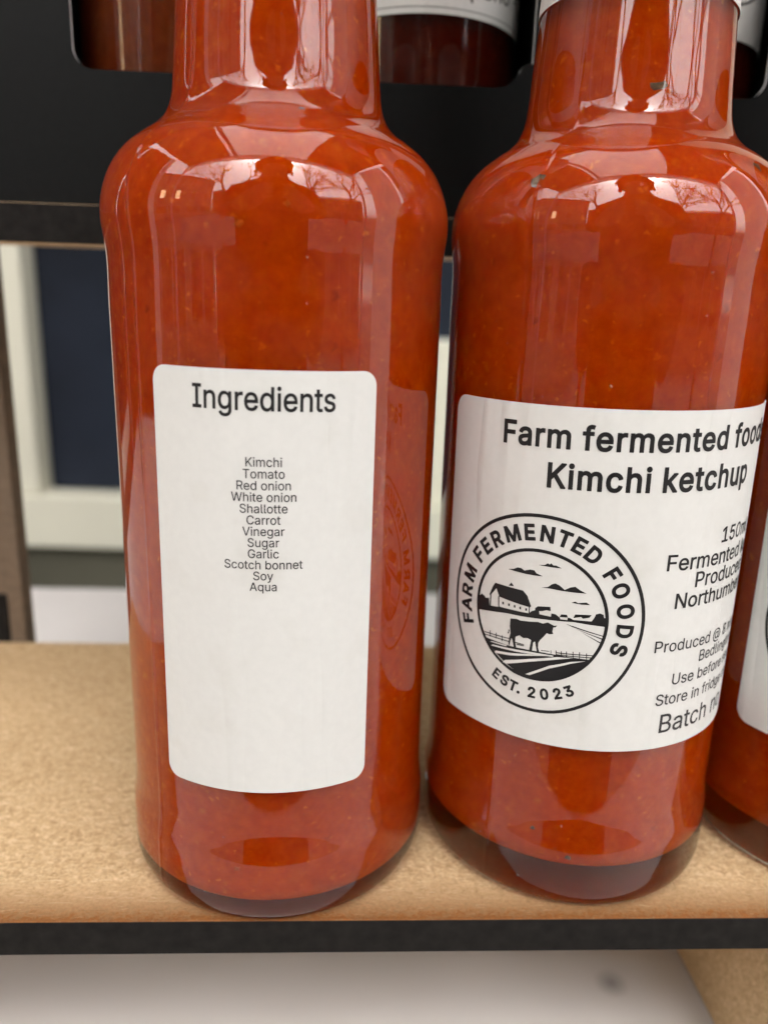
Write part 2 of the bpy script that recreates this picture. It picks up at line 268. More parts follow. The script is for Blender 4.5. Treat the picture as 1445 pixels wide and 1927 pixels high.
GLYPHS = {
 'r': {
  '-': (453, ['337 244 337 188 114 188 114 244']),
  '0': (453, ['227 -7 191 -3 158 7 130 24 105 48 85 77 69 113 57 155 50 202 48 254 50 306 57 353 69 395 85 431 106 461 130 484 159 502 191 512 227 516 262 512 295 502 323 484 348 461 368 431 384 395 396 353 403 306 405 254 403 202 396 155 384 113 368 77 348 48 323 24 295 7 263 -3', '227 50 250 52 271 60 290 74 306 92 320 116 330 144 338 176 342 213 344 254 342 295 338 332 330 365 320 393 306 416 290 435 271 449 250 457 227 460 203 457 182 449 163 435 147 416 134 393 123 365 115 332 111 295 109 254 111 213 115 176 123 144 134 116 147 92 163 74 182 60 203 52']),
  '1': (453, ['76 0 76 55 391 55 391 0', '276 509 276 0 212 0 212 448 209 448 86 358 86 427 198 509']),
  '5': (453, ['221 -7 192 -5 165 1 140 11 118 25 99 41 83 60 71 82 63 105 60 130 122 130 127 108 138 89 154 73 173 60 196 52 221 50 241 51 259 56 276 64 291 75 304 89 314 104 322 122 326 141 328 162 326 183 321 203 314 221 303 237 290 251 275 262 257 270 238 275 218 277 201 276 184 273 167 268 145 258 128 246 67 253 96 509 366 509 366 452 151 452 134 301 136 301 155 315 178 325 194 330 212 333 229 334 252 332 274 328 294 321 313 311 330 299 345 285 358 269 370 251 379 231 386 210 390 187 391 163 388 132 381 102 369 76 352 52 332 32 309 15 282 3 253 -4']),
  '8': (453, ['226 -7 193 -5 163 1 136 11 111 25 91 42 74 62 62 84 54 109 52 135 53 156 58 176 65 195 75 212 87 228 101 241 117 252 134 260 153 265 153 267 129 276 109 289 93 308 80 330 73 354 70 380 73 405 79 429 90 450 106 469 124 485 146 498 170 508 197 514 226 516 255 514 282 508 306 498 328 485 346 469 361 450 373 429 379 405 382 380 379 354 372 330 359 308 343 289 323 276 300 267 300 265 319 260 335 252 351 241 365 228 377 212 387 195 395 176 399 156 401 135 398 109 391 84 378 62 362 42 341 25 317 11 289 1 259 -5', '226 49 248 50 267 54 285 60 307 74 323 91 333 113 337 139 335 157 330 173 322 189 312 202 298 213 283 223 265 230 247 234 226 235 206 234 187 230 169 223 154 213 140 202 130 189 122 173 117 157 115 139 119 113 129 91 145 74 167 60 185 54 205 50', '226 290 252 292 274 300 293 313 307 330 316 351 319 376 316 399 308 420 294 437 275 449 252 457 226 460 208 459 192 455 177 449 159 437 145 420 136 399 133 376 136 351 145 330 159 313 178 300 201 292']),
  '@': (676, ['355 -135 307 -133 262 -126 221 -114 184 -98 151 -77 122 -53 98 -24 77 9 61 46 50 87 43 131 40 179 43 226 50 269 61 309 78 346 98 379 123 408 151 433 184 454 220 470 260 482 303 489 349 492 394 489 435 482 472 469 506 452 536 432 562 407 584 380 603 351 617 319 627 285 633 251 635 215 631 142 627 118 622 96 615 76 605 57 593 42 579 28 561 18 541 13 517 11 476 17 457 24 441 36 429 50 423 68 420 68 413 54 402 41 388 30 371 20 351 15 326 13 298 15 273 23 251 35 232 52 216 73 204 96 195 123 190 152 188 182 190 212 197 239 207 265 220 287 237 306 257 322 279 334 304 341 330 343 351 342 369 338 385 331 404 319 416 306 419 306 419 335 474 335 474 110 476 91 485 74 499 63 518 59 540 63 557 76 565 89 571 106 576 127 579 152 580 182 581 215 579 245 575 273 567 301 555 327 541 351 523 373 502 393 477 410 450 424 419 434 385 440 347 442 309 440 274 434 242 424 213 410 187 393 164 372 144 347 128 320 115 289 105 255 100 218 98 178 100 138 105 100 115 66 128 35 144 8 165 -17 188 -37 215 -54 246 -68 280 -78 317 -83 357 -85 412 -80 458 -69 489 -59 504 -107 464 -120 411 -131', '329 65 350 66 368 71 382 78 400 95 412 118 417 138 421 160 422 185 421 210 417 231 411 249 399 269 381 282 366 287 350 290 331 292 313 290 297 285 283 277 265 260 252 239 246 222 243 204 242 185 243 164 246 144 251 125 258 108 267 94 279 81 293 72 310 67']),
  'A': (480, ['16 0 201 509 276 509 463 0 395 0 287 302 264 372 232 478 245 478 213 371 191 302 85 0', '110 142 110 199 370 199 370 142']),
  'B': (456, ['60 0 60 509 241 509 274 507 304 501 329 491 350 477 367 461 381 442 390 421 396 398 398 374 397 353 393 336 387 320 373 301 356 286 336 275 315 267 315 262 331 260 347 254 363 245 378 234 391 220 402 203 411 184 416 161 418 136 416 111 410 88 400 67 386 48 368 31 344 18 317 8 284 2 247 0', '125 57 245 57 281 60 309 67 330 80 344 96 353 115 355 137 352 161 342 184 333 197 320 209 306 218 289 225 269 229 248 231 125 231', '125 285 238 285 256 287 273 290 288 296 308 309 323 326 333 348 336 372 333 393 326 412 313 429 294 442 270 449 240 452 125 452']),
  'C': (510, ['267 -7 225 -3 186 7 150 25 119 49 92 79 70 115 53 157 44 203 40 254 44 305 53 352 70 393 92 429 119 459 150 484 186 501 225 512 267 516 293 514 317 511 340 504 362 496 383 485 402 471 419 456 435 438 448 418 459 397 467 373 473 348 408 348 401 373 389 395 375 413 357 428 337 440 315 449 292 454 267 456 237 453 209 445 184 432 161 414 141 391 125 364 113 332 106 295 103 254 106 213 113 177 125 145 141 117 161 94 184 76 210 63 237 56 267 53 292 55 315 60 337 69 357 81 375 96 389 114 401 136 408 160 473 160 467 135 459 112 448 91 435 71 420 53 402 38 383 24 363 13 341 5 317 -2 293 -6']),
  'F': (410, ['60 0 60 509 369 509 369 452 125 452 125 278 346 278 346 221 125 221 125 0']),
  'G': (520, ['269 -7 225 -3 185 7 149 25 118 49 91 79 69 116 53 157 43 203 40 254 43 305 53 352 69 393 91 429 117 459 149 484 184 501 223 512 265 516 291 514 316 510 340 504 363 494 384 483 403 469 421 453 436 436 449 416 460 395 468 373 474 349 408 349 399 372 387 393 373 411 356 427 337 439 315 448 300 453 283 455 265 456 236 453 209 445 183 432 160 414 141 392 125 364 113 332 106 295 103 254 106 213 113 177 125 145 141 117 161 95 184 76 210 63 238 56 269 53 296 55 322 61 345 71 365 85 382 102 396 123 407 147 413 173 415 202 434 199 283 199 283 256 478 256 478 200 475 160 466 124 451 91 431 62 406 38 377 19 344 5 308 -4']),
  'I': (300, ['31 0 31 57 118 57 118 452 31 452 31 509 269 509 269 452 183 452 183 57 269 57 269 0']),
  'J': (396, ['185 -7 143 -2 106 11 75 33 52 63 38 100 33 145 33 173 98 173 98 145 100 117 108 93 122 74 139 61 160 53 185 50 209 53 230 61 248 74 261 93 269 117 272 145 272 509 336 509 336 145 332 100 318 63 294 33 263 11 227 -2']),
  'K': (467, ['104 145 104 216 139 261 174 303 212 344 364 509 448 509 231 276 228 276', '60 0 60 509 125 509 125 334 124 225 125 193 125 0', '372 0 188 259 228 309 449 0']),
  'N': (523, ['60 0 60 509 136 509 343 183 363 151 388 107 414 55 405 54 401 108 399 157 399 195 399 509 463 509 463 0 387 0 202 290 177 331 148 381 108 452 119 454 122 384 124 328 125 291 125 0']),
  'P': (445, ['60 0 60 509 235 509 272 506 305 499 332 487 356 471 375 452 390 430 400 404 407 377 409 348 407 318 400 291 390 265 375 243 356 223 332 207 305 195 272 188 235 186 127 186 127 242 233 242 257 244 279 248 297 256 312 266 324 279 333 294 339 310 343 328 344 348 343 367 339 385 333 402 324 416 312 428 297 439 279 446 257 451 232 452 125 452 125 0']),
  'R': (449, ['60 0 60 509 236 509 273 506 305 500 333 489 356 473 376 455 390 433 401 408 407 381 409 352 407 323 401 296 390 271 376 250 356 232 333 217 305 206 273 200 236 198 127 198 127 255 234 255 258 256 280 260 298 267 319 281 334 300 340 316 344 333 345 352 344 371 340 389 334 405 325 419 313 430 298 440 279 446 258 451 233 452 125 452 125 0', '353 0 230 229 303 229 428 0']),
  'S': (447, ['224 -9 188 -7 156 -1 128 9 102 23 81 40 64 60 51 83 42 109 38 137 104 137 108 118 114 102 123 88 136 76 150 66 166 59 185 53 204 50 224 49 246 50 267 54 286 60 303 69 317 79 329 92 338 106 344 122 346 139 342 161 332 179 316 193 296 205 245 222 184 239 145 253 112 269 86 289 67 313 56 341 52 372 54 400 62 425 75 448 92 468 113 484 138 498 165 508 195 514 227 516 259 514 289 508 316 498 340 484 360 468 377 449 390 427 398 403 401 378 337 378 332 402 320 421 302 437 280 449 254 456 225 459 204 457 185 454 167 448 145 435 129 418 118 398 115 376 119 352 131 334 148 319 169 308 212 293 264 279 312 264 328 256 344 248 359 238 372 226 384 213 395 198 402 180 407 161 408 139 406 112 399 87 386 64 370 43 349 25 323 11 294 0 261 -7']),
  'T': (449, ['32 452 32 509 417 509 417 452 257 452 257 0 193 0 193 452']),
  'U': (517, ['259 -8 220 -6 186 2 154 15 126 33 103 55 85 80 71 108 63 140 60 173 60 509 124 509 124 178 126 155 132 133 141 113 153 95 169 80 187 68 208 59 232 53 259 52 285 53 309 59 331 68 349 80 364 95 377 113 385 133 391 155 393 178 393 509 457 509 457 173 454 140 446 108 433 80 414 55 391 33 363 15 332 2 297 -6']),
  'V': (480, ['204 0 16 509 84 509 192 206 215 137 248 31 235 31 267 138 290 206 395 509 463 509 278 0']),
  'W': (686, ['155 0 16 509 82 509 163 196 175 145 187 94 197 40 189 40 200 94 211 145 224 196 306 509 380 509 462 196 474 145 486 94 497 40 488 40 499 94 510 145 523 196 603 509 670 509 530 0 455 0 368 323 351 391 336 475 350 475 335 395 318 323 230 0']),
  'a': (389, ['160 -9 137 -7 115 -3 94 5 76 15 60 29 48 45 38 63 32 84 30 108 32 128 36 146 43 161 58 179 78 193 92 200 108 206 125 211 178 220 234 227 252 230 265 235 273 243 276 255 276 257 273 279 267 297 256 311 240 322 220 329 196 331 171 329 149 322 132 313 118 301 107 288 100 274 41 291 51 313 64 331 79 346 95 358 114 368 133 375 153 380 173 383 194 384 239 379 255 375 271 369 286 360 300 350 312 336 322 320 330 301 335 278 337 251 337 0 277 0 277 52 272 52 252 25 236 12 215 1 199 -4 181 -7', '170 45 192 47 211 51 228 59 248 74 263 93 272 115 276 138 276 190 259 182 231 176 200 171 175 168 134 159 117 150 103 139 95 124 92 105 94 87 102 72 114 61 130 52 149 47']),
  'b': (424, ['229 -8 208 -7 189 -3 172 4 153 17 138 31 118 59 112 59 112 0 53 0 53 509 114 509 114 319 118 319 137 346 152 360 171 373 188 379 207 383 229 384 259 382 287 374 313 361 335 342 354 320 370 293 381 261 388 227 390 189 388 151 381 116 370 84 355 57 336 34 313 16 288 3 260 -6', '220 47 242 49 262 55 279 66 294 80 306 97 316 117 323 139 327 163 328 189 327 215 323 239 316 261 307 281 295 298 280 311 262 322 243 328 220 330 198 328 178 322 161 312 147 299 134 282 125 263 118 241 114 216 113 189 114 162 118 138 125 115 135 95 147 78 162 65 179 55 198 49']),
  'c': (396, ['207 -8 174 -5 144 3 117 16 93 35 72 58 56 85 44 116 37 150 34 187 37 225 44 260 56 291 72 318 93 341 117 360 144 374 174 382 207 384 226 384 243 381 260 377 284 368 305 356 324 341 340 322 349 308 356 293 362 277 303 262 290 289 270 311 242 325 207 330 184 328 163 321 145 310 130 296 118 278 108 258 102 236 98 212 96 187 98 163 102 139 108 117 118 97 130 80 145 66 163 55 184 49 207 46 243 52 271 66 292 89 304 117 363 102 357 86 350 70 341 56 325 37 306 21 292 12 277 5 261 -1 244 -5 226 -7']),
  'd': (424, ['195 -8 165 -6 137 3 111 16 89 34 70 57 55 84 43 116 36 151 34 189 36 227 43 261 55 293 70 320 89 342 112 361 137 374 165 382 196 384 218 383 237 379 253 373 272 360 287 346 306 319 311 319 311 509 372 509 372 0 313 0 313 59 307 59 287 31 272 17 252 4 236 -3 217 -7', '205 47 226 49 246 55 263 65 278 78 290 95 299 115 306 138 310 162 312 189 310 216 306 241 300 263 290 282 278 299 263 312 246 322 227 328 205 330 182 328 162 322 145 311 130 298 118 281 108 261 102 239 98 215 96 189 98 163 102 139 109 117 118 97 130 80 145 66 162 55 182 49']),
  'e': (404, ['212 -8 177 -5 145 3 117 16 92 35 72 58 56 85 44 116 37 150 34 187 36 224 44 258 55 290 71 317 91 340 115 359 142 373 172 382 205 384 226 383 246 380 266 374 285 366 303 355 319 341 334 324 347 305 357 282 365 256 370 227 371 194 371 169 75 169 75 221 338 221 310 202 308 226 304 248 298 269 288 286 277 301 263 314 246 323 227 328 205 330 183 328 164 323 146 313 131 301 119 286 109 270 102 251 97 231 96 211 96 178 98 151 102 127 110 106 121 88 135 73 151 61 169 53 190 48 212 46 234 48 254 53 271 61 285 73 297 88 306 105 365 91 358 72 348 55 335 39 320 26 302 14 283 4 261 -3 237 -7']),
  'f': (254, ['228 379 228 327 6 327 6 379', '81 0 81 432 82 452 87 470 96 486 107 499 120 510 135 519 152 525 169 529 187 530 222 527 243 521 227 468 215 472 195 474 171 470 154 460 145 443 142 419 142 0']),
  'g': (425, ['207 -151 180 -149 156 -146 134 -140 114 -132 97 -122 82 -110 70 -97 59 -84 51 -69 101 -41 122 -66 136 -78 154 -88 169 -93 187 -96 207 -97 236 -95 261 -87 282 -75 298 -58 308 -34 311 -6 311 68 306 68 287 41 272 28 252 16 236 10 217 6 195 5 165 7 138 14 113 27 90 43 71 65 55 90 43 120 36 154 34 191 36 229 43 263 55 293 71 320 90 342 112 361 138 374 166 382 196 384 218 383 237 379 253 373 273 360 288 346 308 319 313 319 313 379 372 379 372 -9 370 -40 363 -67 350 -90 334 -109 314 -124 291 -136 265 -144 237 -149', '205 59 227 61 246 66 264 75 278 87 290 103 300 121 307 142 311 166 312 193 311 219 307 242 300 264 291 283 279 299 264 312 247 322 227 328 205 330 182 328 163 322 145 312 130 298 118 282 109 262 102 241 98 218 96 193 98 167 102 144 109 123 118 104 131 88 145 76 163 66 183 61']),
  'h': (410, ['114 227 114 0 53 0 53 509 114 509 114 287 102 287 116 319 132 344 152 362 175 374 200 382 227 384 252 383 275 377 295 369 313 356 328 340 341 321 350 298 355 271 357 240 357 0 296 0 296 235 293 263 286 286 273 304 256 318 235 326 210 329 192 328 176 324 161 317 141 303 126 283 119 266 115 248']),
  'i': (167, ['53 0 53 379 114 379 114 0', '84 443 67 446 54 455 44 468 41 483 44 499 54 512 67 521 84 524 100 521 114 512 123 499 126 483 123 468 114 455 100 446']),
  'k': (381, ['110 137 110 212 121 212 284 379 360 379 184 199 177 199', '53 0 53 509 114 509 114 0', '294 0 148 186 191 229 372 0']),
  'l': (189, ['139 -2 112 0 91 8 74 20 62 37 55 59 53 84 53 509 114 509 114 99 115 77 120 62 130 54 146 52 160 53 170 54 181 3 162 -1']),
  'm': (610, ['53 0 53 379 112 379 112 295 108 295 114 314 122 331 132 346 151 363 172 376 195 384 219 386 245 383 268 375 287 361 303 342 314 320 321 295 312 295 318 312 326 329 337 343 350 356 364 366 381 375 398 381 417 385 437 386 458 385 478 380 497 372 514 361 529 346 541 328 550 307 555 283 557 255 557 0 496 0 496 254 493 279 485 298 473 313 456 323 438 329 419 330 395 328 374 320 358 307 345 290 338 270 335 247 335 0 274 0 274 260 272 280 265 297 253 311 238 322 220 328 199 330 178 328 158 320 140 307 126 289 119 274 115 257 114 238 114 0']),
  'n': (410, ['114 227 114 0 53 0 53 379 112 379 112 287 102 287 116 319 132 344 152 362 175 374 200 382 227 384 252 383 275 377 295 369 313 356 328 340 341 321 350 298 355 271 357 240 357 0 296 0 296 235 293 263 286 286 273 304 256 318 235 326 210 329 192 328 176 324 161 317 141 303 126 283 119 266 115 248']),
  'o': (415, ['207 -8 174 -5 144 3 117 16 93 35 72 58 56 85 44 116 37 150 34 187 37 225 44 260 56 291 72 318 93 341 117 360 144 374 174 382 207 384 241 382 271 374 299 360 323 341 343 318 359 291 371 260 379 225 381 187 379 150 371 116 359 85 343 58 323 35 299 16 271 3 241 -5', '207 46 231 49 252 55 270 66 285 80 298 97 307 117 314 139 318 163 319 187 318 212 314 236 307 258 298 278 285 296 270 310 252 321 231 328 207 330 184 328 163 321 145 310 130 296 118 278 108 258 102 236 98 212 96 187 98 163 102 139 108 117 118 97 130 80 145 66 163 55 184 49']),
  'p': (424, ['53 -143 53 379 112 379 112 319 118 319 137 346 152 360 171 373 188 379 207 383 229 384 259 382 287 374 313 361 335 342 354 320 370 293 381 261 388 227 390 189 388 151 381 116 370 84 355 57 336 34 313 16 288 3 260 -6 229 -8 208 -7 189 -3 173 4 153 17 138 31 118 59 114 59 114 -143', '220 47 242 49 262 55 279 66 294 80 306 97 316 117 323 139 327 163 328 189 327 215 323 239 316 261 307 281 295 298 280 311 262 322 243 328 220 330 198 328 178 322 161 312 147 299 134 282 125 263 118 241 114 216 113 189 114 162 118 138 125 115 135 95 147 78 162 65 179 55 198 49']),
  'q': (424, ['372 -143 311 -143 311 59 306 59 287 31 272 17 252 4 236 -3 217 -7 195 -8 165 -6 137 3 111 16 89 34 70 57 55 84 43 116 36 151 34 189 36 227 43 261 55 293 70 320 89 342 112 361 137 374 165 382 196 384 218 383 237 379 253 373 272 360 287 346 307 319 313 319 313 379 372 379', '205 47 226 49 246 55 263 65 278 78 290 95 299 115 306 138 310 162 312 189 310 216 306 241 300 263 290 282 278 299 263 312 246 322 227 328 205 330 182 328 162 322 145 311 130 298 118 281 108 261 102 239 98 215 96 189 98 163 102 139 109 117 118 97 130 80 145 66 162 55 182 49']),
  'r': (259, ['53 0 53 379 112 379 112 321 115 321 124 339 137 354 152 367 171 377 191 383 213 385 229 384 243 384 243 322 230 324 207 326 182 323 159 315 140 301 126 284 117 262 114 237 114 0']),
  's': (365, ['182 -8 157 -7 133 -3 112 3 93 12 76 24 62 38 50 54 41 73 36 94 94 107 101 87 111 72 124 60 141 52 160 47 181 45 206 47 227 53 244 62 262 81 268 103 265 121 254 136 237 147 212 155 149 170 118 180 92 192 72 208 58 227 50 249 47 274 49 295 55 314 65 332 79 347 95 360 115 370 137 378 161 383 187 384 212 383 234 379 254 372 271 363 286 352 299 339 309 324 318 308 324 290 268 277 258 298 243 316 228 325 210 331 187 333 166 331 147 326 131 317 114 299 109 277 112 258 124 243 136 235 152 229 172 223 229 209 261 200 287 187 306 171 320 153 328 131 331 107 329 85 323 65 312 47 298 31 281 18 260 6 236 -2 210 -7']),
  't': (227, ['204 379 204 327 6 327 6 379', '65 471 126 471 126 98 128 76 136 61 150 53 170 50 185 51 202 54 213 2 192 -3 168 -4 138 -1 113 7 92 21 77 41 68 64 65 93']),
  'u': (410, ['182 -5 158 -3 135 2 115 11 97 23 82 39 69 59 60 82 54 109 53 139 53 379 114 379 114 144 116 117 124 94 137 75 154 61 175 53 200 50 218 51 234 55 249 62 268 77 283 97 290 113 295 132 296 153 296 379 357 379 357 0 298 0 298 92 307 92 294 60 277 35 257 17 234 5 209 -3']),
  'y': (389, ['47 -139 61 -86 71 -87 88 -90 104 -89 118 -84 130 -74 141 -58 151 -36 163 -1 17 379 84 379 165 155 187 87 206 21 184 21 202 87 224 155 305 379 371 379 204 -58 196 -77 187 -93 177 -107 159 -124 139 -136 117 -143 91 -145 65 -143']),
 },
 'b': {
  '.': (188, ['95 -4 78 -1 63 9 53 24 50 41 53 59 63 73 78 83 95 87 113 83 128 73 138 59 141 41 138 24 128 9 113 -1']),
  '0': (453, ['227 -7 191 -3 158 7 130 24 105 48 85 77 69 113 57 155 50 202 48 254 50 306 57 353 69 395 85 431 106 461 130 484 159 502 191 512 227 516 262 512 295 502 323 484 348 461 368 431 384 395 396 353 403 306 405 254 403 202 396 155 384 113 368 77 348 48 323 24 295 7 263 -3', '227 50 250 52 271 60 290 74 306 92 320 116 330 144 338 176 342 213 344 254 342 295 338 332 330 365 320 393 306 416 290 435 271 449 250 457 227 460 203 457 182 449 163 435 147 416 134 393 123 365 115 332 111 295 109 254 111 213 115 176 123 144 134 116 147 92 163 74 182 60 203 52']),
  '2': (453, ['64 0 64 47 234 229 282 282 294 298 303 312 311 327 318 348 320 371 317 397 308 419 293 436 273 449 258 455 241 458 224 460 205 458 188 454 172 447 153 433 139 413 132 398 128 381 127 362 66 362 68 391 75 418 86 442 102 464 121 482 143 496 168 507 196 513 225 516 254 513 281 507 306 497 328 482 346 465 361 445 372 423 379 398 381 372 380 354 377 336 371 318 363 299 351 280 336 259 267 180 153 60 153 57 389 57 389 0']),
  '3': (453, ['218 -7 188 -5 159 1 133 10 108 22 88 38 70 57 57 79 48 104 44 132 109 132 115 107 126 87 144 71 165 59 182 54 200 51 219 50 239 51 258 55 275 61 291 69 304 80 315 93 323 108 328 125 329 145 328 163 323 180 316 196 306 211 292 223 275 234 254 241 229 246 201 248 157 248 157 299 288 448 288 452 70 452 70 509 372 509 372 461 211 278 211 289 247 290 279 286 308 276 333 262 354 244 371 222 383 198 391 173 393 145 390 116 383 90 370 66 354 45 333 27 309 12 281 2 251 -5']),
  'A': (480, ['16 0 201 509 276 509 463 0 395 0 287 302 264 372 232 478 245 478 213 371 191 302 85 0', '110 142 110 199 370 199 370 142']),
  'D': (502, ['219 0 96 0 96 57 215 57 254 60 288 68 318 81 343 99 363 122 379 149 390 181 397 216 399 255 397 294 390 329 379 361 364 388 344 410 320 428 291 441 258 449 221 452 93 452 93 509 225 509 273 505 315 495 353 478 385 455 412 426 433 391 449 351 458 306 462 255 458 205 449 159 433 119 411 83 384 54 351 31 312 14 268 3', '125 509 125 0 60 0 60 509']),
  'E': (419, ['60 0 60 509 372 509 372 452 125 452 125 286 355 286 355 229 125 229 125 57 375 57 375 0']),
  'F': (410, ['60 0 60 509 369 509 369 452 125 452 125 278 346 278 346 221 125 221 125 0']),
  'K': (467, ['104 145 104 216 139 261 174 303 212 344 364 509 448 509 231 276 228 276', '60 0 60 509 125 509 125 334 124 225 125 193 125 0', '372 0 188 259 228 309 449 0']),
  'M': (628, ['60 0 60 509 152 509 277 187 287 159 299 123 311 84 322 49 307 49 318 83 330 121 342 158 352 187 476 509 568 509 568 0 504 0 504 291 504 327 505 369 506 413 507 457 513 457 498 409 482 363 467 322 456 291 342 0 286 0 170 291 159 321 145 361 129 408 112 457 119 457 120 416 121 372 122 328 122 291 122 0']),
  'N': (523, ['60 0 60 509 136 509 343 183 363 151 388 107 414 55 405 54 401 108 399 157 399 195 399 509 463 509 463 0 387 0 202 290 177 331 148 381 108 452 119 454 122 384 124 328 125 291 125 0']),
  'O': (533, ['267 -7 225 -3 186 7 150 25 119 49 92 79 70 115 53 157 44 203 40 254 44 305 53 352 70 393 92 429 119 459 150 484 186 501 225 512 267 516 309 512 348 501 384 484 415 459 442 429 464 393 480 352 490 305 493 254 490 203 480 157 464 115 442 79 415 49 384 25 348 7 309 -3', '267 53 296 55 324 63 349 76 372 94 392 116 408 144 420 176 428 213 430 254 428 295 420 332 408 365 392 392 372 415 349 433 324 446 296 453 267 456 237 453 210 445 184 433 161 415 142 392 125 364 113 332 106 295 103 254 106 213 113 176 125 144 142 117 161 94 184 76 210 63 237 55']),
  'R': (449, ['60 0 60 509 236 509 273 506 305 500 333 489 356 473 376 455 390 433 401 408 407 381 409 352 407 323 401 296 390 271 376 250 356 232 333 217 305 206 273 200 236 198 127 198 127 255 234 255 258 256 280 260 298 267 319 281 334 300 340 316 344 333 345 352 344 371 340 389 334 405 325 419 313 430 298 440 279 446 258 451 233 452 125 452 125 0', '353 0 230 229 303 229 428 0']),
  'S': (447, ['224 -9 188 -7 156 -1 128 9 102 23 81 40 64 60 51 83 42 109 38 137 104 137 108 118 114 102 123 88 136 76 150 66 166 59 185 53 204 50 224 49 246 50 267 54 286 60 303 69 317 79 329 92 338 106 344 122 346 139 342 161 332 179 316 193 296 205 245 222 184 239 145 253 112 269 86 289 67 313 56 341 52 372 54 400 62 425 75 448 92 468 113 484 138 498 165 508 195 514 227 516 259 514 289 508 316 498 340 484 360 468 377 449 390 427 398 403 401 378 337 378 332 402 320 421 302 437 280 449 254 456 225 459 204 457 185 454 167 448 145 435 129 418 118 398 115 376 119 352 131 334 148 319 169 308 212 293 264 279 312 264 328 256 344 248 359 238 372 226 384 213 395 198 402 180 407 161 408 139 406 112 399 87 386 64 370 43 349 25 323 11 294 0 261 -7']),
  'T': (449, ['32 452 32 509 417 509 417 452 257 452 257 0 193 0 193 452']),
  'a': (389, ['160 -9 137 -7 115 -3 94 5 76 15 60 29 48 45 38 63 32 84 30 108 32 128 36 146 43 161 58 179 78 193 92 200 108 206 125 211 178 220 234 227 252 230 265 235 273 243 276 255 276 257 273 279 267 297 256 311 240 322 220 329 196 331 171 329 149 322 132 313 118 301 107 288 100 274 41 291 51 313 64 331 79 346 95 358 114 368 133 375 153 380 173 383 194 384 239 379 255 375 271 369 286 360 300 350 312 336 322 320 330 301 335 278 337 251 337 0 277 0 277 52 272 52 252 25 236 12 215 1 199 -4 181 -7', '170 45 192 47 211 51 228 59 248 74 263 93 272 115 276 138 276 190 259 182 231 176 200 171 175 168 134 159 117 150 103 139 95 124 92 105 94 87 102 72 114 61 130 52 149 47']),
  'c': (396, ['207 -8 174 -5 144 3 117 16 93 35 72 58 56 85 44 116 37 150 34 187 37 225 44 260 56 291 72 318 93 341 117 360 144 374 174 382 207 384 226 384 243 381 260 377 284 368 305 356 324 341 340 322 349 308 356 293 362 277 303 262 290 289 270 311 242 325 207 330 184 328 163 321 145 310 130 296 118 278 108 258 102 236 98 212 96 187 98 163 102 139 108 117 118 97 130 80 145 66 163 55 184 49 207 46 243 52 271 66 292 89 304 117 363 102 357 86 350 70 341 56 325 37 306 21 292 12 277 5 261 -1 244 -5 226 -7']),
  'd': (424, ['195 -8 165 -6 137 3 111 16 89 34 70 57 55 84 43 116 36 151 34 189 36 227 43 261 55 293 70 320 89 342 112 361 137 374 165 382 196 384 218 383 237 379 253 373 272 360 287 346 306 319 311 319 311 509 372 509 372 0 313 0 313 59 307 59 287 31 272 17 252 4 236 -3 217 -7', '205 47 226 49 246 55 263 65 278 78 290 95 299 115 306 138 310 162 312 189 310 216 306 241 300 263 290 282 278 299 263 312 246 322 227 328 205 330 182 328 162 322 145 311 130 298 118 281 108 261 102 239 98 215 96 189 98 163 102 139 109 117 118 97 130 80 145 66 162 55 182 49']),
  'e': (404, ['212 -8 177 -5 145 3 117 16 92 35 72 58 56 85 44 116 37 150 34 187 36 224 44 258 55 290 71 317 91 340 115 359 142 373 172 382 205 384 226 383 246 380 266 374 285 366 303 355 319 341 334 324 347 305 357 282 365 256 370 227 371 194 371 169 75 169 75 221 338 221 310 202 308 226 304 248 298 269 288 286 277 301 263 314 246 323 227 328 205 330 183 328 164 323 146 313 131 301 119 286 109 270 102 251 97 231 96 211 96 178 98 151 102 127 110 106 121 88 135 73 151 61 169 53 190 48 212 46 234 48 254 53 271 61 285 73 297 88 306 105 365 91 358 72 348 55 335 39 320 26 302 14 283 4 261 -3 237 -7']),
  'f': (254, ['228 379 228 327 6 327 6 379', '81 0 81 432 82 452 87 470 96 486 107 499 120 510 135 519 152 525 169 529 187 530 222 527 243 521 227 468 215 472 195 474 171 470 154 460 145 443 142 419 142 0']),
  'h': (410, ['114 227 114 0 53 0 53 509 114 509 114 287 102 287 116 319 132 344 152 362 175 374 200 382 227 384 252 383 275 377 295 369 313 356 328 340 341 321 350 298 355 271 357 240 357 0 296 0 296 235 293 263 286 286 273 304 256 318 235 326 210 329 192 328 176 324 161 317 141 303 126 283 119 266 115 248']),
  'i': (167, ['53 0 53 379 114 379 114 0', '84 443 67 446 54 455 44 468 41 483 44 499 54 512 67 521 84 524 100 521 114 512 123 499 126 483 123 468 114 455 100 446']),
  'k': (381, ['110 137 110 212 121 212 284 379 360 379 184 199 177 199', '53 0 53 509 114 509 114 0', '294 0 148 186 191 229 372 0']),
  'm': (610, ['53 0 53 379 112 379 112 295 108 295 114 314 122 331 132 346 151 363 172 376 195 384 219 386 245 383 268 375 287 361 303 342 314 320 321 295 312 295 318 312 326 329 337 343 350 356 364 366 381 375 398 381 417 385 437 386 458 385 478 380 497 372 514 361 529 346 541 328 550 307 555 283 557 255 557 0 496 0 496 254 493 279 485 298 473 313 456 323 438 329 419 330 395 328 374 320 358 307 345 290 338 270 335 247 335 0 274 0 274 260 272 280 265 297 253 311 238 322 220 328 199 330 178 328 158 320 140 307 126 289 119 274 115 257 114 238 114 0']),
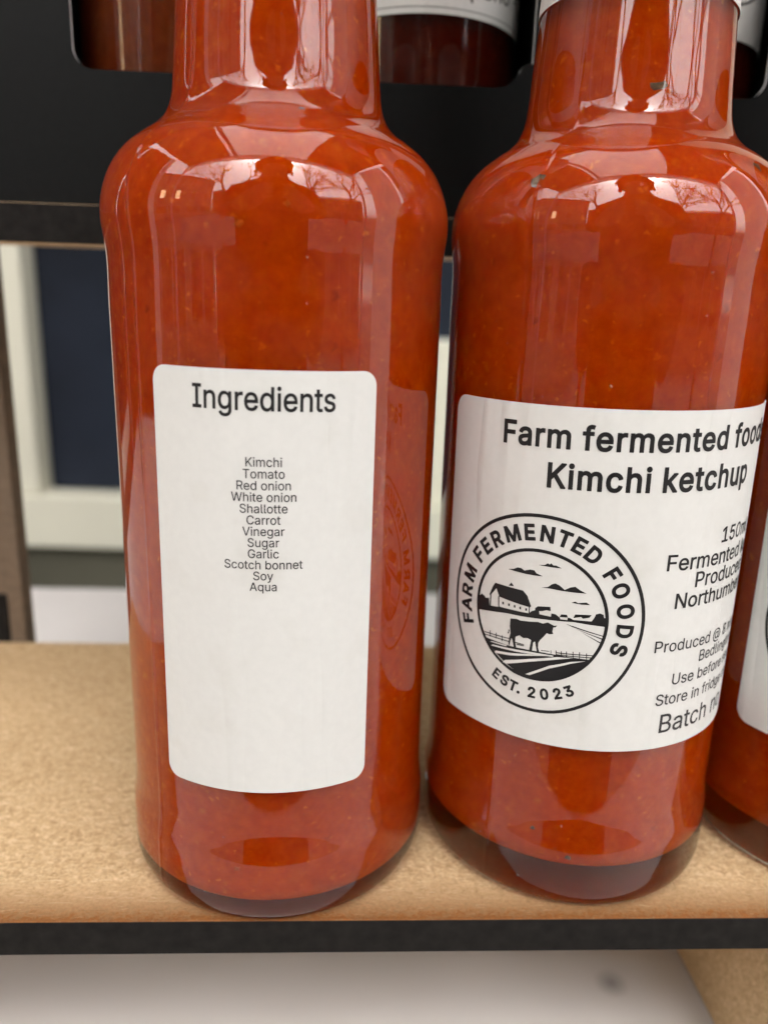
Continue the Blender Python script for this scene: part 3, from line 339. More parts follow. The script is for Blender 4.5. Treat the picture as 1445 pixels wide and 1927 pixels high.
  'n': (410, ['114 227 114 0 53 0 53 379 112 379 112 287 102 287 116 319 132 344 152 362 175 374 200 382 227 384 252 383 275 377 295 369 313 356 328 340 341 321 350 298 355 271 357 240 357 0 296 0 296 235 293 263 286 286 273 304 256 318 235 326 210 329 192 328 176 324 161 317 141 303 126 283 119 266 115 248']),
  'o': (415, ['207 -8 174 -5 144 3 117 16 93 35 72 58 56 85 44 116 37 150 34 187 37 225 44 260 56 291 72 318 93 341 117 360 144 374 174 382 207 384 241 382 271 374 299 360 323 341 343 318 359 291 371 260 379 225 381 187 379 150 371 116 359 85 343 58 323 35 299 16 271 3 241 -5', '207 46 231 49 252 55 270 66 285 80 298 97 307 117 314 139 318 163 319 187 318 212 314 236 307 258 298 278 285 296 270 310 252 321 231 328 207 330 184 328 163 321 145 310 130 296 118 278 108 258 102 236 98 212 96 187 98 163 102 139 108 117 118 97 130 80 145 66 163 55 184 49']),
  'p': (424, ['53 -143 53 379 112 379 112 319 118 319 137 346 152 360 171 373 188 379 207 383 229 384 259 382 287 374 313 361 335 342 354 320 370 293 381 261 388 227 390 189 388 151 381 116 370 84 355 57 336 34 313 16 288 3 260 -6 229 -8 208 -7 189 -3 173 4 153 17 138 31 118 59 114 59 114 -143', '220 47 242 49 262 55 279 66 294 80 306 97 316 117 323 139 327 163 328 189 327 215 323 239 316 261 307 281 295 298 280 311 262 322 243 328 220 330 198 328 178 322 161 312 147 299 134 282 125 263 118 241 114 216 113 189 114 162 118 138 125 115 135 95 147 78 162 65 179 55 198 49']),
  'r': (259, ['53 0 53 379 112 379 112 321 115 321 124 339 137 354 152 367 171 377 191 383 213 385 229 384 243 384 243 322 230 324 207 326 182 323 159 315 140 301 126 284 117 262 114 237 114 0']),
  's': (365, ['182 -8 157 -7 133 -3 112 3 93 12 76 24 62 38 50 54 41 73 36 94 94 107 101 87 111 72 124 60 141 52 160 47 181 45 206 47 227 53 244 62 262 81 268 103 265 121 254 136 237 147 212 155 149 170 118 180 92 192 72 208 58 227 50 249 47 274 49 295 55 314 65 332 79 347 95 360 115 370 137 378 161 383 187 384 212 383 234 379 254 372 271 363 286 352 299 339 309 324 318 308 324 290 268 277 258 298 243 316 228 325 210 331 187 333 166 331 147 326 131 317 114 299 109 277 112 258 124 243 136 235 152 229 172 223 229 209 261 200 287 187 306 171 320 153 328 131 331 107 329 85 323 65 312 47 298 31 281 18 260 6 236 -2 210 -7']),
  't': (227, ['204 379 204 327 6 327 6 379', '65 471 126 471 126 98 128 76 136 61 150 53 170 50 185 51 202 54 213 2 192 -3 168 -4 138 -1 113 7 92 21 77 41 68 64 65 93']),
  'u': (410, ['182 -5 158 -3 135 2 115 11 97 23 82 39 69 59 60 82 54 109 53 139 53 379 114 379 114 144 116 117 124 94 137 75 154 61 175 53 200 50 218 51 234 55 249 62 268 77 283 97 290 113 295 132 296 153 296 379 357 379 357 0 298 0 298 92 307 92 294 60 277 35 257 17 234 5 209 -3']),
 },
}

# ------------------------------------------------------------------ helpers
def link(o, parent=None):
    COL.objects.link(o)
    if parent is not None: o.parent = parent
    return o
def tag(o, label=None, cat=None, group=None, kind=None):
    if label: o['label'] = label
    if cat: o['category'] = cat
    if group: o['group'] = group
    if kind: o['kind'] = kind
    return o
def empty(name, loc=(0, 0, 0), rz=0.0):
    o = bpy.data.objects.new(name, None); o.empty_display_size = 0.01
    o.location = Vector(loc); o.rotation_euler.z = rz
    return link(o)
def mesh_obj(name, verts, faces, mats, parent=None, smooth=False, scale=MM, midx=None):
    me = bpy.data.meshes.new(name)
    me.from_pydata([(v[0]*scale, v[1]*scale, v[2]*scale) for v in verts], [], faces)
    for m in (mats if isinstance(mats, (list, tuple)) else [mats]): me.materials.append(m)
    if midx: me.polygons.foreach_set('material_index', midx)
    if smooth: me.polygons.foreach_set('use_smooth', [True]*len(me.polygons))
    me.update()
    return link(bpy.data.objects.new(name, me), parent)
def bm_obj(name, bm, mats, parent=None, smooth=False):
    me = bpy.data.meshes.new(name); bm.to_mesh(me); bm.free()
    for m in (mats if isinstance(mats, (list, tuple)) else [mats]): me.materials.append(m)
    if smooth: me.polygons.foreach_set('use_smooth', [True]*len(me.polygons))
    return link(bpy.data.objects.new(name, me), parent)
def box_bm(x0, x1, y0, y1, z0, z1, bevel=0.0, s=MM):
    bm = bmesh.new()
    bmesh.ops.create_cube(bm, size=1.0)
    for v in bm.verts:
        v.co = Vector(((x0+x1)/2+v.co.x*(x1-x0), (y0+y1)/2+v.co.y*(y1-y0), (z0+z1)/2+v.co.z*(z1-z0)))*s
    if bevel: bmesh.ops.bevel(bm, geom=list(bm.edges), offset=bevel*s, segments=2, affect='EDGES', profile=0.5)
    return bm
def box(name, x0, x1, y0, y1, z0, z1, m, parent=None, bevel=0.0, s=MM):
    return bm_obj(name, box_bm(x0, x1, y0, y1, z0, z1, bevel, s), m, parent)
def board(name, x0, x1, y0, y1, z0, z1, parent, flat_axis):
    """an MDF board: raw faces across flat_axis, scorched laser-cut edges round it"""
    bm = box_bm(x0, x1, y0, y1, z0, z1, 0.25)
    for f in bm.faces:
        f.normal_update(); f.material_index = 0 if abs(f.normal[flat_axis]) > 0.8 else 1
    return bm_obj(name, bm, [MT['mdf'], MT['char']], parent)

def rounded_rect(x0, x1, y0, y1, r, n=8):
    pts = []
    for cx, cy, a0 in ((x1-r, y1-r, 0), (x0+r, y1-r, 90), (x0+r, y0+r, 180), (x1-r, y0+r, 270)):
        for i in range(n+1):
            a = R_(a0+90*i/n); pts.append((cx+r*math.cos(a), cy+r*math.sin(a)))
    return pts
def fill(loops):
    """triangulate a 2-D outline with optional holes -> (verts, tris)"""
    v = [p for lp in loops for p in lp]
    t = tessellate_polygon([[Vector((p[0], p[1], 0)) for p in lp] for lp in loops])
    out = []
    for a, b, c in t:
        (ax, ay), (bx, by), (cx, cy) = v[a][:2], v[b][:2], v[c][:2]
        s = (bx-ax)*(cy-ay)-(cx-ax)*(by-ay)
        if abs(s) < 1e-9: continue
        out.append((a, b, c) if s > 0 else (a, c, b))
    return v, out
def wrap_bm(polys, radius, off, step=0.8, rims=None, tilt=0.0, pivot=(0, 0), wob=None):
    """flat print in (arc mm, height mm) laid round an upright cylinder; theta 0 faces -y"""
    bm = bmesh.new()
    for verts, tris in polys:
        vs = [bm.verts.new((p[0], p[1], 0)) for p in verts]
        for t in tris:
            try: bm.faces.new([vs[i] for i in t])
            except ValueError: pass
    xs = [v.co.x for v in bm.verts]
    x = math.floor(min(xs)/step)*step+step
    while x < max(xs):
        bmesh.ops.bisect_plane(bm, geom=bm.verts[:]+bm.edges[:]+bm.faces[:], plane_co=(x, 0, 0), plane_no=(1, 0, 0), dist=1e-5)
        x += step
    ct, st = math.cos(tilt), math.sin(tilt)
    for v in bm.verts:
        dx, dz = v.co.x-pivot[0], v.co.y-pivot[1]
        u, z = pivot[0]+dx*ct-dz*st, pivot[1]+dx*st+dz*ct
        th = u/radius; r = radius+off+(wob(u, z) if wob else 0)
        v.co = Vector((r*math.sin(th), -r*math.cos(th), z))*MM
    return bm
def thicken_rim(bm, d):
    """give a wrapped label real thickness: rim strip pushed inward from its border"""
    be = [e for e in bm.edges if len(e.link_faces) == 1]
    mp = {}
    for e in be:
        for v in e.verts:
            if v not in mp:
                h = Vector((v.co.x, v.co.y, 0)).normalized()
                mp[v] = (bm.verts.new(v.co), bm.verts.new(v.co-h*d*MM))
    for e in be:
        a, b = e.verts
        try: bm.faces.new((mp[a][0], mp[b][0], mp[b][1], mp[a][1]))
        except ValueError: pass
    return bm

def _inside(p, lp):
    c = False
    for (x0, y0), (x1, y1) in zip(lp, lp[1:]+lp[:1]):
        if (y0 > p[1]) != (y1 > p[1]) and p[0] < (x1-x0)*(p[1]-y0)/(y1-y0)+x0: c = not c
    return c
_gc = {}
def glyph(style, ch):
    """one letter from its outlines; heavier styles add a stroke of half-width w along every outline"""
    if (style, ch) not in _gc:
        adv, L = GLYPHS['b' if style in 'bx' else 'r'][ch]
        w = {'r': 0.006, 'm': 0.011, 'b': 0.021, 'x': 0.034}[style]
        L = [[(int(a)/1000, int(b)/1000) for a, b in zip(q.split()[::2], q.split()[1::2])] for q in L]
        ar = lambda l: sum(a[0]*b[1]-b[0]*a[1] for a, b in zip(l, l[1:]+l[:1]))
        sg = 1 if ar(max(L, key=lambda l: abs(ar(l)))) > 0 else -1
        V = []; T = []
        for o in [l for l in L if ar(l)*sg > 0]:
            v, t = fill([o]+[h for h in L if ar(h)*sg < 0 and _inside(h[0], o)])
            k = len(V); V += v; T += [tuple(i+k for i in q) for q in t]
        for lp in L:
            n = len(lp)
            for i in range(n):
                a, b = lp[i], lp[(i+1) % n]; dx, dy = b[0]-a[0], b[1]-a[1]; d = math.hypot(dx, dy)
                if d < 1e-6: continue
                nx, ny = -dy/d*w, dx/d*w; ex, ey = dx/d*w*0.75, dy/d*w*0.75
                k = len(V)
                V += [(a[0]-nx-ex, a[1]-ny-ey), (b[0]-nx+ex, b[1]-ny+ey), (b[0]+nx+ex, b[1]+ny+ey), (a[0]+nx-ex, a[1]+ny-ey)]
                T += [(k, k+1, k+2), (k, k+2, k+3)]
        _gc[(style, ch)] = (adv/1000+(0.03 if style == 'b' else 0), V, T)
    return _gc[(style, ch)]
def type_polys(text, cap, width=None, style='r', align='LEFT', at=(0, 0), rot=0.0, sx=1.0):
    """a line of type as flat polygons in mm; cap = capital height, width = total width"""
    x = 0.0; V = []; T = []
    for ch in text:
        if ch == ' ': x += 0.2; continue
        adv, gv, gt = glyph(style, ch); k = len(V)
        V += [(p[0]+x, p[1]) for p in gv]; T += [tuple(i+k for i in q) for q in gt]; x += adv
    kk = cap/0.5087
    x0, x1 = min(v[0] for v in V), max(v[0] for v in V)
    kx = width/(x1-x0) if width else kk*sx
    ox = {'LEFT': x0, 'CENTER': (x0+x1)/2, 'RIGHT': x1}[align]
    c, s = math.cos(rot), math.sin(rot)
    return [(at[0]+(p[0]-ox)*kx*c-p[1]*kk*s, at[1]+(p[0]-ox)*kx*s+p[1]*kk*c) for p in V], T

def revolve(name, prof, m, parent, seg=128, angles=None, smooth=True, dr=None, top=True):
    """closed solid of revolution; prof runs from the axis at the bottom to the axis at the top"""
    ang = angles if angles is not None else [2*math.pi*i/seg for i in range(seg)]
    n = len(ang); V = []; F = []
    rings = []
    for r, z in prof:
        if r < 1e-6: rings.append([len(V)]); V.append((0, 0, z))
        else:
            rings.append(list(range(len(V), len(V)+n)))
            for a in ang:
                q = r+(dr(a, z, r) if dr else 0.0); V.append((q*math.sin(a), -q*math.cos(a), z))
    for a, b in zip(rings, rings[1:]):
        for i in range(n):
            j = (i+1) % n
            if len(a) == 1: F.append((a[0], b[j], b[i]))
            elif len(b) == 1: F.append((a[i], a[j], b[0]))
            else: F.append((a[i], a[j], b[j], b[i]))
    return mesh_obj(name, V, F, m, parent, smooth)
def smooth_curve(pts, k=6):
    out = []
    P = [np.array(p, float) for p in pts]
    for i in range(len(P)-1):
        p0 = P[max(i-1, 0)]; p1 = P[i]; p2 = P[i+1]; p3 = P[min(i+2, len(P)-1)]
        # centripetal Catmull-Rom
        def tj(t, a, b): return t+max(np.linalg.norm(b-a), 1e-6)**0.5
        t0 = 0.0; t1 = tj(t0, p0, p1); t2 = tj(t1, p1, p2); t3 = tj(t2, p2, p3)
        for s in range(k):
            t = t1+(t2-t1)*s/k
            A1 = (t1-t)/(t1-t0)*p0+(t-t0)/(t1-t0)*p1; A2 = (t2-t)/(t2-t1)*p1+(t-t1)/(t2-t1)*p2; A3 = (t3-t)/(t3-t2)*p2+(t-t2)/(t3-t2)*p3
            B1 = (t2-t)/(t2-t0)*A1+(t-t0)/(t2-t0)*A2; B2 = (t3-t)/(t3-t1)*A2+(t-t1)/(t3-t1)*A3
            out.append(tuple((t2-t)/(t2-t1)*B1+(t-t1)/(t2-t1)*B2))
    out.append(tuple(P[-1])); return out

# ------------------------------------------------------------------ ground and table
GZ = -0.92
g = box('ground', -60, 60, -60, 30, GZ-0.2, GZ, plain('paving', (0.05, 0.048, 0.046), 0.85, 0.2, 0.25, 1.5), None, s=1.0)
tag(g, kind='structure')

def tablecloth():
    m, n, l, b = mat('white_tablecloth')
    c = coords(n, l)
    w = N(n, 'ShaderNodeTexNoise', Scale=14.0, Detail=3.0); l.new(c, w.inputs['Vector'])
    f = N(n, 'ShaderNodeTexNoise', Scale=1400.0, Detail=2.0); l.new(c, f.inputs['Vector'])
    col = ramp(n, l, w.outputs[0], [(0.3, (0.52, 0.495, 0.485)), (0.7, (0.60, 0.575, 0.565))])
    # one soft grey spot on the cloth
    tc = n.new('ShaderNodeTexCoord'); vm = N(n, 'ShaderNodeVectorMath', operation='DISTANCE'); l.new(tc.outputs['Object'], vm.inputs[0]); vm.inputs[1].default_value = (0.0568, 0.0358, -0.05)
    sp = ramp(n, l, vm.outputs['Value'], [(0.0004, (1, 1, 1)), (0.0021, (0, 0, 0))])
    l.new(rgbmix(n, l, sp.outputs[0], col.outputs[0], (0.26, 0.25, 0.25)), b.inputs['Base Color'])
    b1 = N(n, 'ShaderNodeBump', Strength=0.5, Distance=0.006); l.new(w.outputs[0], b1.inputs['Height'])
    b2 = N(n, 'ShaderNodeBump', Strength=0.15, Distance=0.0002); l.new(f.outputs[0], b2.inputs['Height']); l.new(b1.outputs[0], b2.inputs['Normal'])
    l.new(b2.outputs[0], b.inputs['Normal'])
    b.inputs['Roughness'].default_value = 0.8; b.inputs['Specular IOR Level'].default_value = 0.2
    return m
tb = empty('market_table', (0, 0.07, GZ))
tag(tb, 'white cloth covered market table under the display stand', 'table')
MT['cloth'] = tablecloth()
# cloth: flat top with gently waving drop, one sheet
def cloth_bm():
    V = []; F = []
    x0, x1, y0, y1 = -900, 900, -95, 268
    per = []
    nx, ny = 72, 20
    for i in range(nx): per.append((x0+(x1-x0)*i/nx, y0))
    for i in range(ny): per.append((x1, y0+(y1-y0)*i/ny))
    for i in range(nx): per.append((x1-(x1-x0)*i/nx, y1))
    for i in range(ny): per.append((x0, y1-(y1-y0)*i/ny))
    n = len(per); cx, cy = 0, 86
    rows = [(-50, 0.0), (-51.0, 1.2), (-60, 3), (-200, 1.0), (-500, 2.0), (-860, 3.0)]
    for k, (z, o) in enumerate(rows):
        for i, (x, y) in enumerate(per):
            wv = 0 if k < 2 else 4*k*math.sin(i*0.9+math.sin(i*0.37)*2)
            dx = (1 if x >= x1-1e-6 else -1 if x <= x0+1e-6 else 0); dy = (1 if y >= y1-1e-6 else -1 if y <= y0+1e-6 else 0)
            V.append((x+dx*(o+wv), y+dy*(o+wv), z))
    F.append(tuple(range(n)))
    for k in range(len(rows)-1):
        for i in range(n):
            j = (i+1) % n; F.append((k*n+j, k*n+i, (k+1)*n+i, (k+1)*n+j))
    return V, F
V, F = cloth_bm()
o = mesh_obj('tablecloth', V, F, MT['cloth'], None); o.parent = tb; o.matrix_parent_inverse = Matrix.Translation(-tb.location)
top = box('table_top', -890, 890, -88, 260, -75, -52.5, plain('table_wood', (0.3, 0.2, 0.1), 0.7)); top.parent = tb; top.matrix_parent_inverse = Matrix.Translation(-tb.location)
for sx in (-820, 820):
    for sy in (-60, 220):
        lg = box('leg', sx-18, sx+18, sy-18, sy+18, GZ*1000+1, -75, MT['steel']); lg.parent = tb; lg.matrix_parent_inverse = Matrix.Translation(-tb.location)

# ------------------------------------------------------------------ display stand
st = empty('display_stand', (0, 0, -0.0495))
tag(st, 'tiered brown fibreboard display stand with black scorched edges on the tablecloth', 'display stand')
def onstand(o): o.parent = st; o.matrix_parent_inverse = Matrix.Translation(-st.location); return o
onstand(board('shelf', -125, 160, 0, 97.6, -6.0, 0, None, 2))['label'] = 'lower shelf board with browned front rim, carrying the front bottles'
onstand(board('front_rail', -125, 160, 60, 69.8, 99.4, 106.5, None, 2))['label'] = 'black front rail of the upper shelf'
onstand(board('upper_shelf', -125, 160, 70, 142, 103.3, 106.4, None, 2))
def upright(x0, x1, sx0, sx1):
    vs, tr = fill([[(x0, -49.5), (x1, -49.5), (x1, 103), (x0, 103)], [(sx0, -6.5), (sx0, 13.5), (sx1, 13.5), (sx1, -6.5)]])
    bm = bmesh.new(); a = [bm.verts.new((x*MM, 0.098, z*MM)) for x, z in vs]
    for t in tr: bm.faces.new([a[i] for i in t])
    r = bmesh.ops.extrude_face_region(bm, geom=bm.faces[:])
    for v in r['geom']:
        if isinstance(v, bmesh.types.BMVert): v.co.y += 0.006
    bmesh.ops.recalc_face_normals(bm, faces=bm.faces[:])
    for f in bm.faces: f.material_index = 0
    return bm_obj('upright', bm, [MT['mdf_shaded']])
onstand(upright(-113, -87.2, -98, -91)); onstand(upright(124, 150, 128, 135))
for x0, x1 in ((-97.9, -91.1), (128.1, 134.9)):
    onstand(bm_obj('tab', box_bm(x0, x1, 97.7, 103, -6.4, 13.4), MT['char']))
for x in (74.5, -107):
    onstand(board('side_panel', x, x+6, 0.5, 97.3, -49.5, -6.2, None, 0))

# ------------------------------------------------------------------ sauce bottles
OUT = [(0, 1.5), (8, 1.4), (15, 0.9), (19.5, 0.12), (21.3, 0), (22.8, 0.3), (23.9, 1.3), (24.45, 3.0), (24.55, 5.5), (24.55, 8.5), (24.5, 11), (24.25, 13), (24.08, 15), (24.05, 18)]
OUT += [(24.05, z) for z in range(22, 92, 4)]
OUT += [(24.0, 93.5), (24.05, 96.0), (24.3, 98.2), (24.52, 100.2), (24.45, 102.2), (24.05, 104.2), (23.3, 106.2), (22.2, 108.1), (20.7, 109.8), (18.9, 111.2), (17.1, 112.4), (15.6, 113.9), (14.65, 116.0), (14.2, 119), (13.85, 124), (13.5, 129), (13.15, 134), (12.8, 139), (12.5, 144), (12.4, 150), (12.4, 156), (11.8, 157), (0, 157)]
OUTC = smooth_curve(OUT[:-3], 5)+OUT[-3:]
def inner(zb, t=2.0):
    C = [p for p in OUTC if 15 < p[1] < 149]
    I = []
    for a, b, c in zip(C, C[1:], C[2:]):
        d = (c[0]-a[0], c[1]-a[1]); L = math.hypot(*d); I.append((b[0]-t*d[1]/L, b[1]+t*d[0]/L))
    low = [(0, zb+0.5), (12, zb+0.35), (17.5, zb), (19.6, zb+0.25), (20.9, zb+1.1), (21.7, zb+2.6), (22.0, zb+5)]
    I = [p for p in I if p[1] > zb+9]
    return smooth_curve(low, 4)+I+[(I[-1][0]-0.6, I[-1][1]+0.6), (0, I[-1][1]+0.8)]
def bottle_angles(seams):
    A = [2*math.pi*i/150 for i in range(150)]
    for s in seams:
        for d in (-3, -2, -1.3, -0.8, -0.45, -0.2, 0, 0.2, 0.45, 0.8, 1.3, 2, 3): A.append((s+R_(d)) % (2*math.pi))
    return sorted(set(round(a, 6) for a in A))
def make_bottle(loc, label, seam, zb, sauce, seed, group=None):
    rnd = random.Random(seed)
    root = empty('sauce_bottle', loc); tag(root, label, 'bottle', group)
    seams = [R_(seam) % (2*math.pi), R_(seam+180) % (2*math.pi)]
    ph = [rnd.uniform(0, 6.28) for _ in range(6)]
    def wav(a, z, r):
        w = 0.005*math.sin(19*a+ph[4]+z*0.012)+0.003*math.sin(31*a+ph[5]-z*0.017)+0.018*math.sin(3*a+ph[0]+z*0.03)+0.012*math.sin(7*a+ph[1]-z*0.05)+0.008*math.sin(13*a+ph[2]+z*0.02)+0.012*math.sin(z*0.16+ph[3]+2*a)
        for s in seams:
            d = (a-s+math.pi) % (2*math.pi)-math.pi
            w += 0.09*math.exp(-(d*r/0.30)**2)
        return w*min(1, z/6) if z < 6 else w
    revolve('glass', OUTC, MT['glass'], root, angles=bottle_angles(seams), dr=wav)
    sa = revolve('sauce', inner(zb), sauce, root, seg=120)
    # cap, out of the top of the picture
    cp = revolve('cap', [(0, 175), (14.3, 175), (15, 174.2), (15.1, 157), (14.9, 151), (13.2, 150.6), (12.7, 150.6), (12.7, 157.6), (0, 157.6)][::-1], MT['cap'], root, seg=60, smooth=False,
                 dr=lambda a, z, r: 0.18*math.sin(30*a) if r > 14.5 else 0)
    return root, sa
def flake(parent, u, z, size, m, seed, rad=22.05):
    """a bit of pepper or seed pressed against the inside of the glass"""
    rnd = random.Random(seed); n = 9
    th = u; V = []; F = []
    r = np.interp(z, [p[1] for p in IN0], [p[0] for p in IN0])
    c = Vector((math.sin(th), -math.cos(th), 0)); t = Vector((math.cos(th), math.sin(th), 0)); k = Vector((0, 0, 1))
    sl = (np.interp(z+0.5, [p[1] for p in IN0], [p[0] for p in IN0])-np.interp(z-0.5, [p[1] for p in IN0], [p[0] for p in IN0]))
    k = (k+c*sl).normalized(); nn = t.cross(k); nn = nn if nn.dot(c) > 0 else -nn
    p0 = c*r+Vector((0, 0, z)); ir = [rnd.uniform(0.45, 1.25) for _ in range(n)]
    for lay, (sc_, h) in enumerate(((1.0, -0.25), (0.85, 0.02), (0.5, 0.06))):
        for i in range(n):
            a = 2*math.pi*i/n; q = size*sc_*ir[i]
            V.append(tuple(p0+t*q*math.cos(a)+k*q*0.8*math.sin(a)+nn*h*min(1, size)))
    V.append(tuple(p0+nn*0.07*min(1, size)))
    for l_ in range(2):
        for i in range(n):
            j = (i+1) % n; F.append((l_*n+i, l_*n+j, l_*n+n+j, l_*n+n+i))
    for i in range(n): F.append((2*n+i, 2*n+(i+1) % n, 3*n))
    return mesh_obj('pepper_flake', V, F, m, parent, True)
IN0 = sorted([p for p in inner(4.0) if p[0] > 10], key=lambda p: p[1])

LB = Vector((-12.8425, 23.1258, 0))*MM
RB = Vector((37.417, 25.5794, 0))*MM
TB = Vector((37.417+50.4, 25.5794+0.5, 0))*MM
LR = 24.05
left, ls = make_bottle(LB, 'orange red sauce bottle whose narrow white label is headed Ingredients', -43.5, 2.5, MT['sauce'], 3)
right, rs = make_bottle(RB, 'orange red sauce bottle with white Kimchi ketchup label and round farm emblem', 138, 6.3, MT['sauce'], 11)
third, ts = make_bottle(TB, 'sauce bottle cut off by the right edge, only a sliver of its label showing', 60, 6.3, MT['sauce'], 23)

# label of the left bottle; the square code printed at its foot is left blank
lp = wrap_bm([fill([rounded_rect(-15.3, 14.9, 22.9, 82.0, 2.0)])], LR, 0.17, tilt=R_(-0.3), pivot=(0, 52))
lab = bm_obj('label', thicken_rim(lp, 0.12), MT['paper'], left, True); lab['label'] = 'narrow white paper label with a list of ingredients'
def prt(name, polys, parent, off=0.20, m='ink', **kw): return bm_obj(name, wrap_bm(polys, LR, off, **kw), MT[m], parent)
prt('heading', [type_polys('Ingredients', 2.9, style='m', width=18.1, at=(-8.95, 77.15), rot=R_(-0.6))], lab)
lines = ['Kimchi', 'Tomato', 'Red onion', 'White onion', 'Shallotte', 'Carrot', 'Vinegar', 'Sugar', 'Garlic', 'Scotch bonnet', 'Soy', 'Aqua']
prt('ingredient_list', [type_polys(s, 1.17, align='CENTER', at=(0.12-0.02*i, 70.0-1.514*i), sx=0.93) for i, s in enumerate(lines)], lab, m='ink_soft')

# the farm label of the right bottle and of the one beside it
def farm_label(root, dz, full=True):
    lp = wrap_bm([fill([rounded_rect(-30.7, 37.0, 28.2, 78.0, 2.4)])], LR, 0.17, tilt=R_(0.45), pivot=(0, 53),
                 wob=lambda u, z: 0.03*math.sin(u*0.9)*math.sin(z*0.12)+0.045*math.exp(-((u+3+0.05*z)/0.5)**2)+0.03*math.exp(-((u+17-0.04*z)/0.4)**2))
    for v in lp.verts: v.co.z += dz*MM
    lb = bm_obj('label', thicken_rim(lp, 0.14), MT['paper'], root, True); lb['label'] = 'wide white paper label with farm emblem and product name'
    kw = dict(wob=lambda u, z: 0.03*math.sin(u*0.9)*math.sin(z*0.12)+0.045*math.exp(-((u+3+0.05*z)/0.5)**2)+0.03*math.exp(-((u+17-0.04*z)/0.4)**2))
    def P(name, polys, off=0.215, m='ink'):
        bm = wrap_bm(polys, LR, off, **kw)
        for v in bm.verts: v.co.z += dz*MM
        return bm_obj(name, bm, MT[m], lb)
    t1, ti = R_(1.1), 0.0
    P('product_name', [type_polys('Farm fermented foods', 3.1, width=44.9, style='b', at=(-20.0, 72.2), rot=t1),
                       type_polys('Kimchi ketchup', 3.25, width=31.6, style='b', at=(-13.0, 66.9), rot=t1)])
    P('small_print', [type_polys('150ml', 2.2, style='m', at=(13.9, 59.2), sx=1.05), type_polys('Fermented ketchup', 2.25, style='m', at=(4.35, 56.0), sx=1.05),
                      type_polys('Produced in', 2.2, style='m', at=(9.5, 53.2), sx=1.05), type_polys('Northumberland', 2.2, style='m', at=(6.4, 50.3), sx=1.05)])
    P('address_print', [type_polys('Produced @ 8 north', 1.75, at=(4.1, 43.75)), type_polys('Bedlington', 1.75, at=(12.6, 41.2)),
                        type_polys('Use before see', 1.75, at=(7.75, 38.35)), type_polys('Store in fridge once', 1.75, at=(5.35, 35.3)), type_polys('Batch no', 2.95, at=(6.55, 30.75))], m='ink_soft')
    cx, cz = -12.9, 47.9
    def ring(r0, r1, n=96):
        return [[(cx+r*math.cos(2*math.pi*i/n), cz+r*math.sin(2*math.pi*i/n)) for i in range(n)] for r in (r1, r0)]
    em = []
    for r0, r1 in ((14.52, 15.02), (9.5, 9.98)):
        a, b = ring(r0, r1); n = len(a)
        em.append((a+b, [(i, (i+1) % n, n+(i+1) % n) for i in range(n)]+[(i, n+(i+1) % n, n+i) for i in range(n)]))
    for ch, a in zip('FARMFERMENTEDFOODS', (-108, -97.8, -86.8, -73.4, -56.0, -46.0, -34.8, -21.6, -9.0, 3.0, 14.2, 24.2, 34.8, 52.7, 64.8, 79.6, 93.7, 106.8)):
        A = R_(a); rr = 12.28-1.05
        em.append(type_polys(ch, 2.15, style='x', align='CENTER', at=(cx+rr*math.sin(A), cz+rr*math.cos(A)), rot=-A, sx=0.98))
    for ch, a in zip('EST.2023', (-153.3, -160.8, -167.8, -172.4, 178.5, 169.6, 160.5, 152.4)):
        A = R_(a); rr = 12.0+0.75
        em.append(type_polys(ch, 1.55, style='x', align='CENTER', at=(cx+rr*math.sin(A), cz+rr*math.cos(A)), rot=-A+math.pi, sx=0.95))
    em += [fill([p]) for p in EMBLEM['ink']]
    P('emblem', em)
    P('furrow_lines', [fill([p]) for p in EMBLEM['paper']], off=0.24, m='paper')
    return lb
farm_label(right, 0.0)
farm_label(third, -3.9)
# neck seals
def neck_label(root, z0, z1, wavef):
    n = 90; V = []; F = []
    zs = [0, 0.25, 0.5, 0.75, 1.0]
    po = sorted([(p[1], p[0]) for p in OUTC if p[0] > 5 and p[1] > 100])
    for k in zs:
        for i in range(n):
            a = 2*math.pi*i/n; z = (z0+wavef(a))*(1-k)+z1*k; r = np.interp(z, [p[0] for p in po], [p[1] for p in po])+0.22
            V.append((r*math.sin(a), -r*math.cos(a), z))
    for k in range(len(zs)-1):
        for i in range(n):
            j = (i+1) % n; F.append((k*n+i, k*n+j, k*n+n+j, k*n+n+i))
    return mesh_obj('neck_label', V, F, MT['paper'], root, True)
neck_label(right, 129.9, 147, lambda a: 0.4*math.sin(a+2.5))
neck_label(left, 133.5, 147, lambda a: 0.3*math.sin(a))
neck_label(third, 131, 147, lambda a: 0.3*math.sin(a))
for par, u, z, s, m, k in ((rs, -0.80, 105.9, 1.25, 'flake', 1), (rs, -0.03, 118.6, 1.1, 'flake', 2), (rs, 0.62, 107.8, 1.0, 'flake', 3), (rs, -0.45, 12.6, 0.55, 'flake', 4), (rs, -0.20, 8.6, 0.45, 'flake', 5),
                           (ls, -0.12, 99.0, 0.75, 'pulp', 6), (ls, 0.13, 101.2, 0.7, 'pulp', 7), (ls, -0.20, 9.0, 0.7, 'pulp', 8), (ls, 0.28, 112.5, 0.5, 'flake', 9)):
    flake(par, u, z, s, MT[m], k)

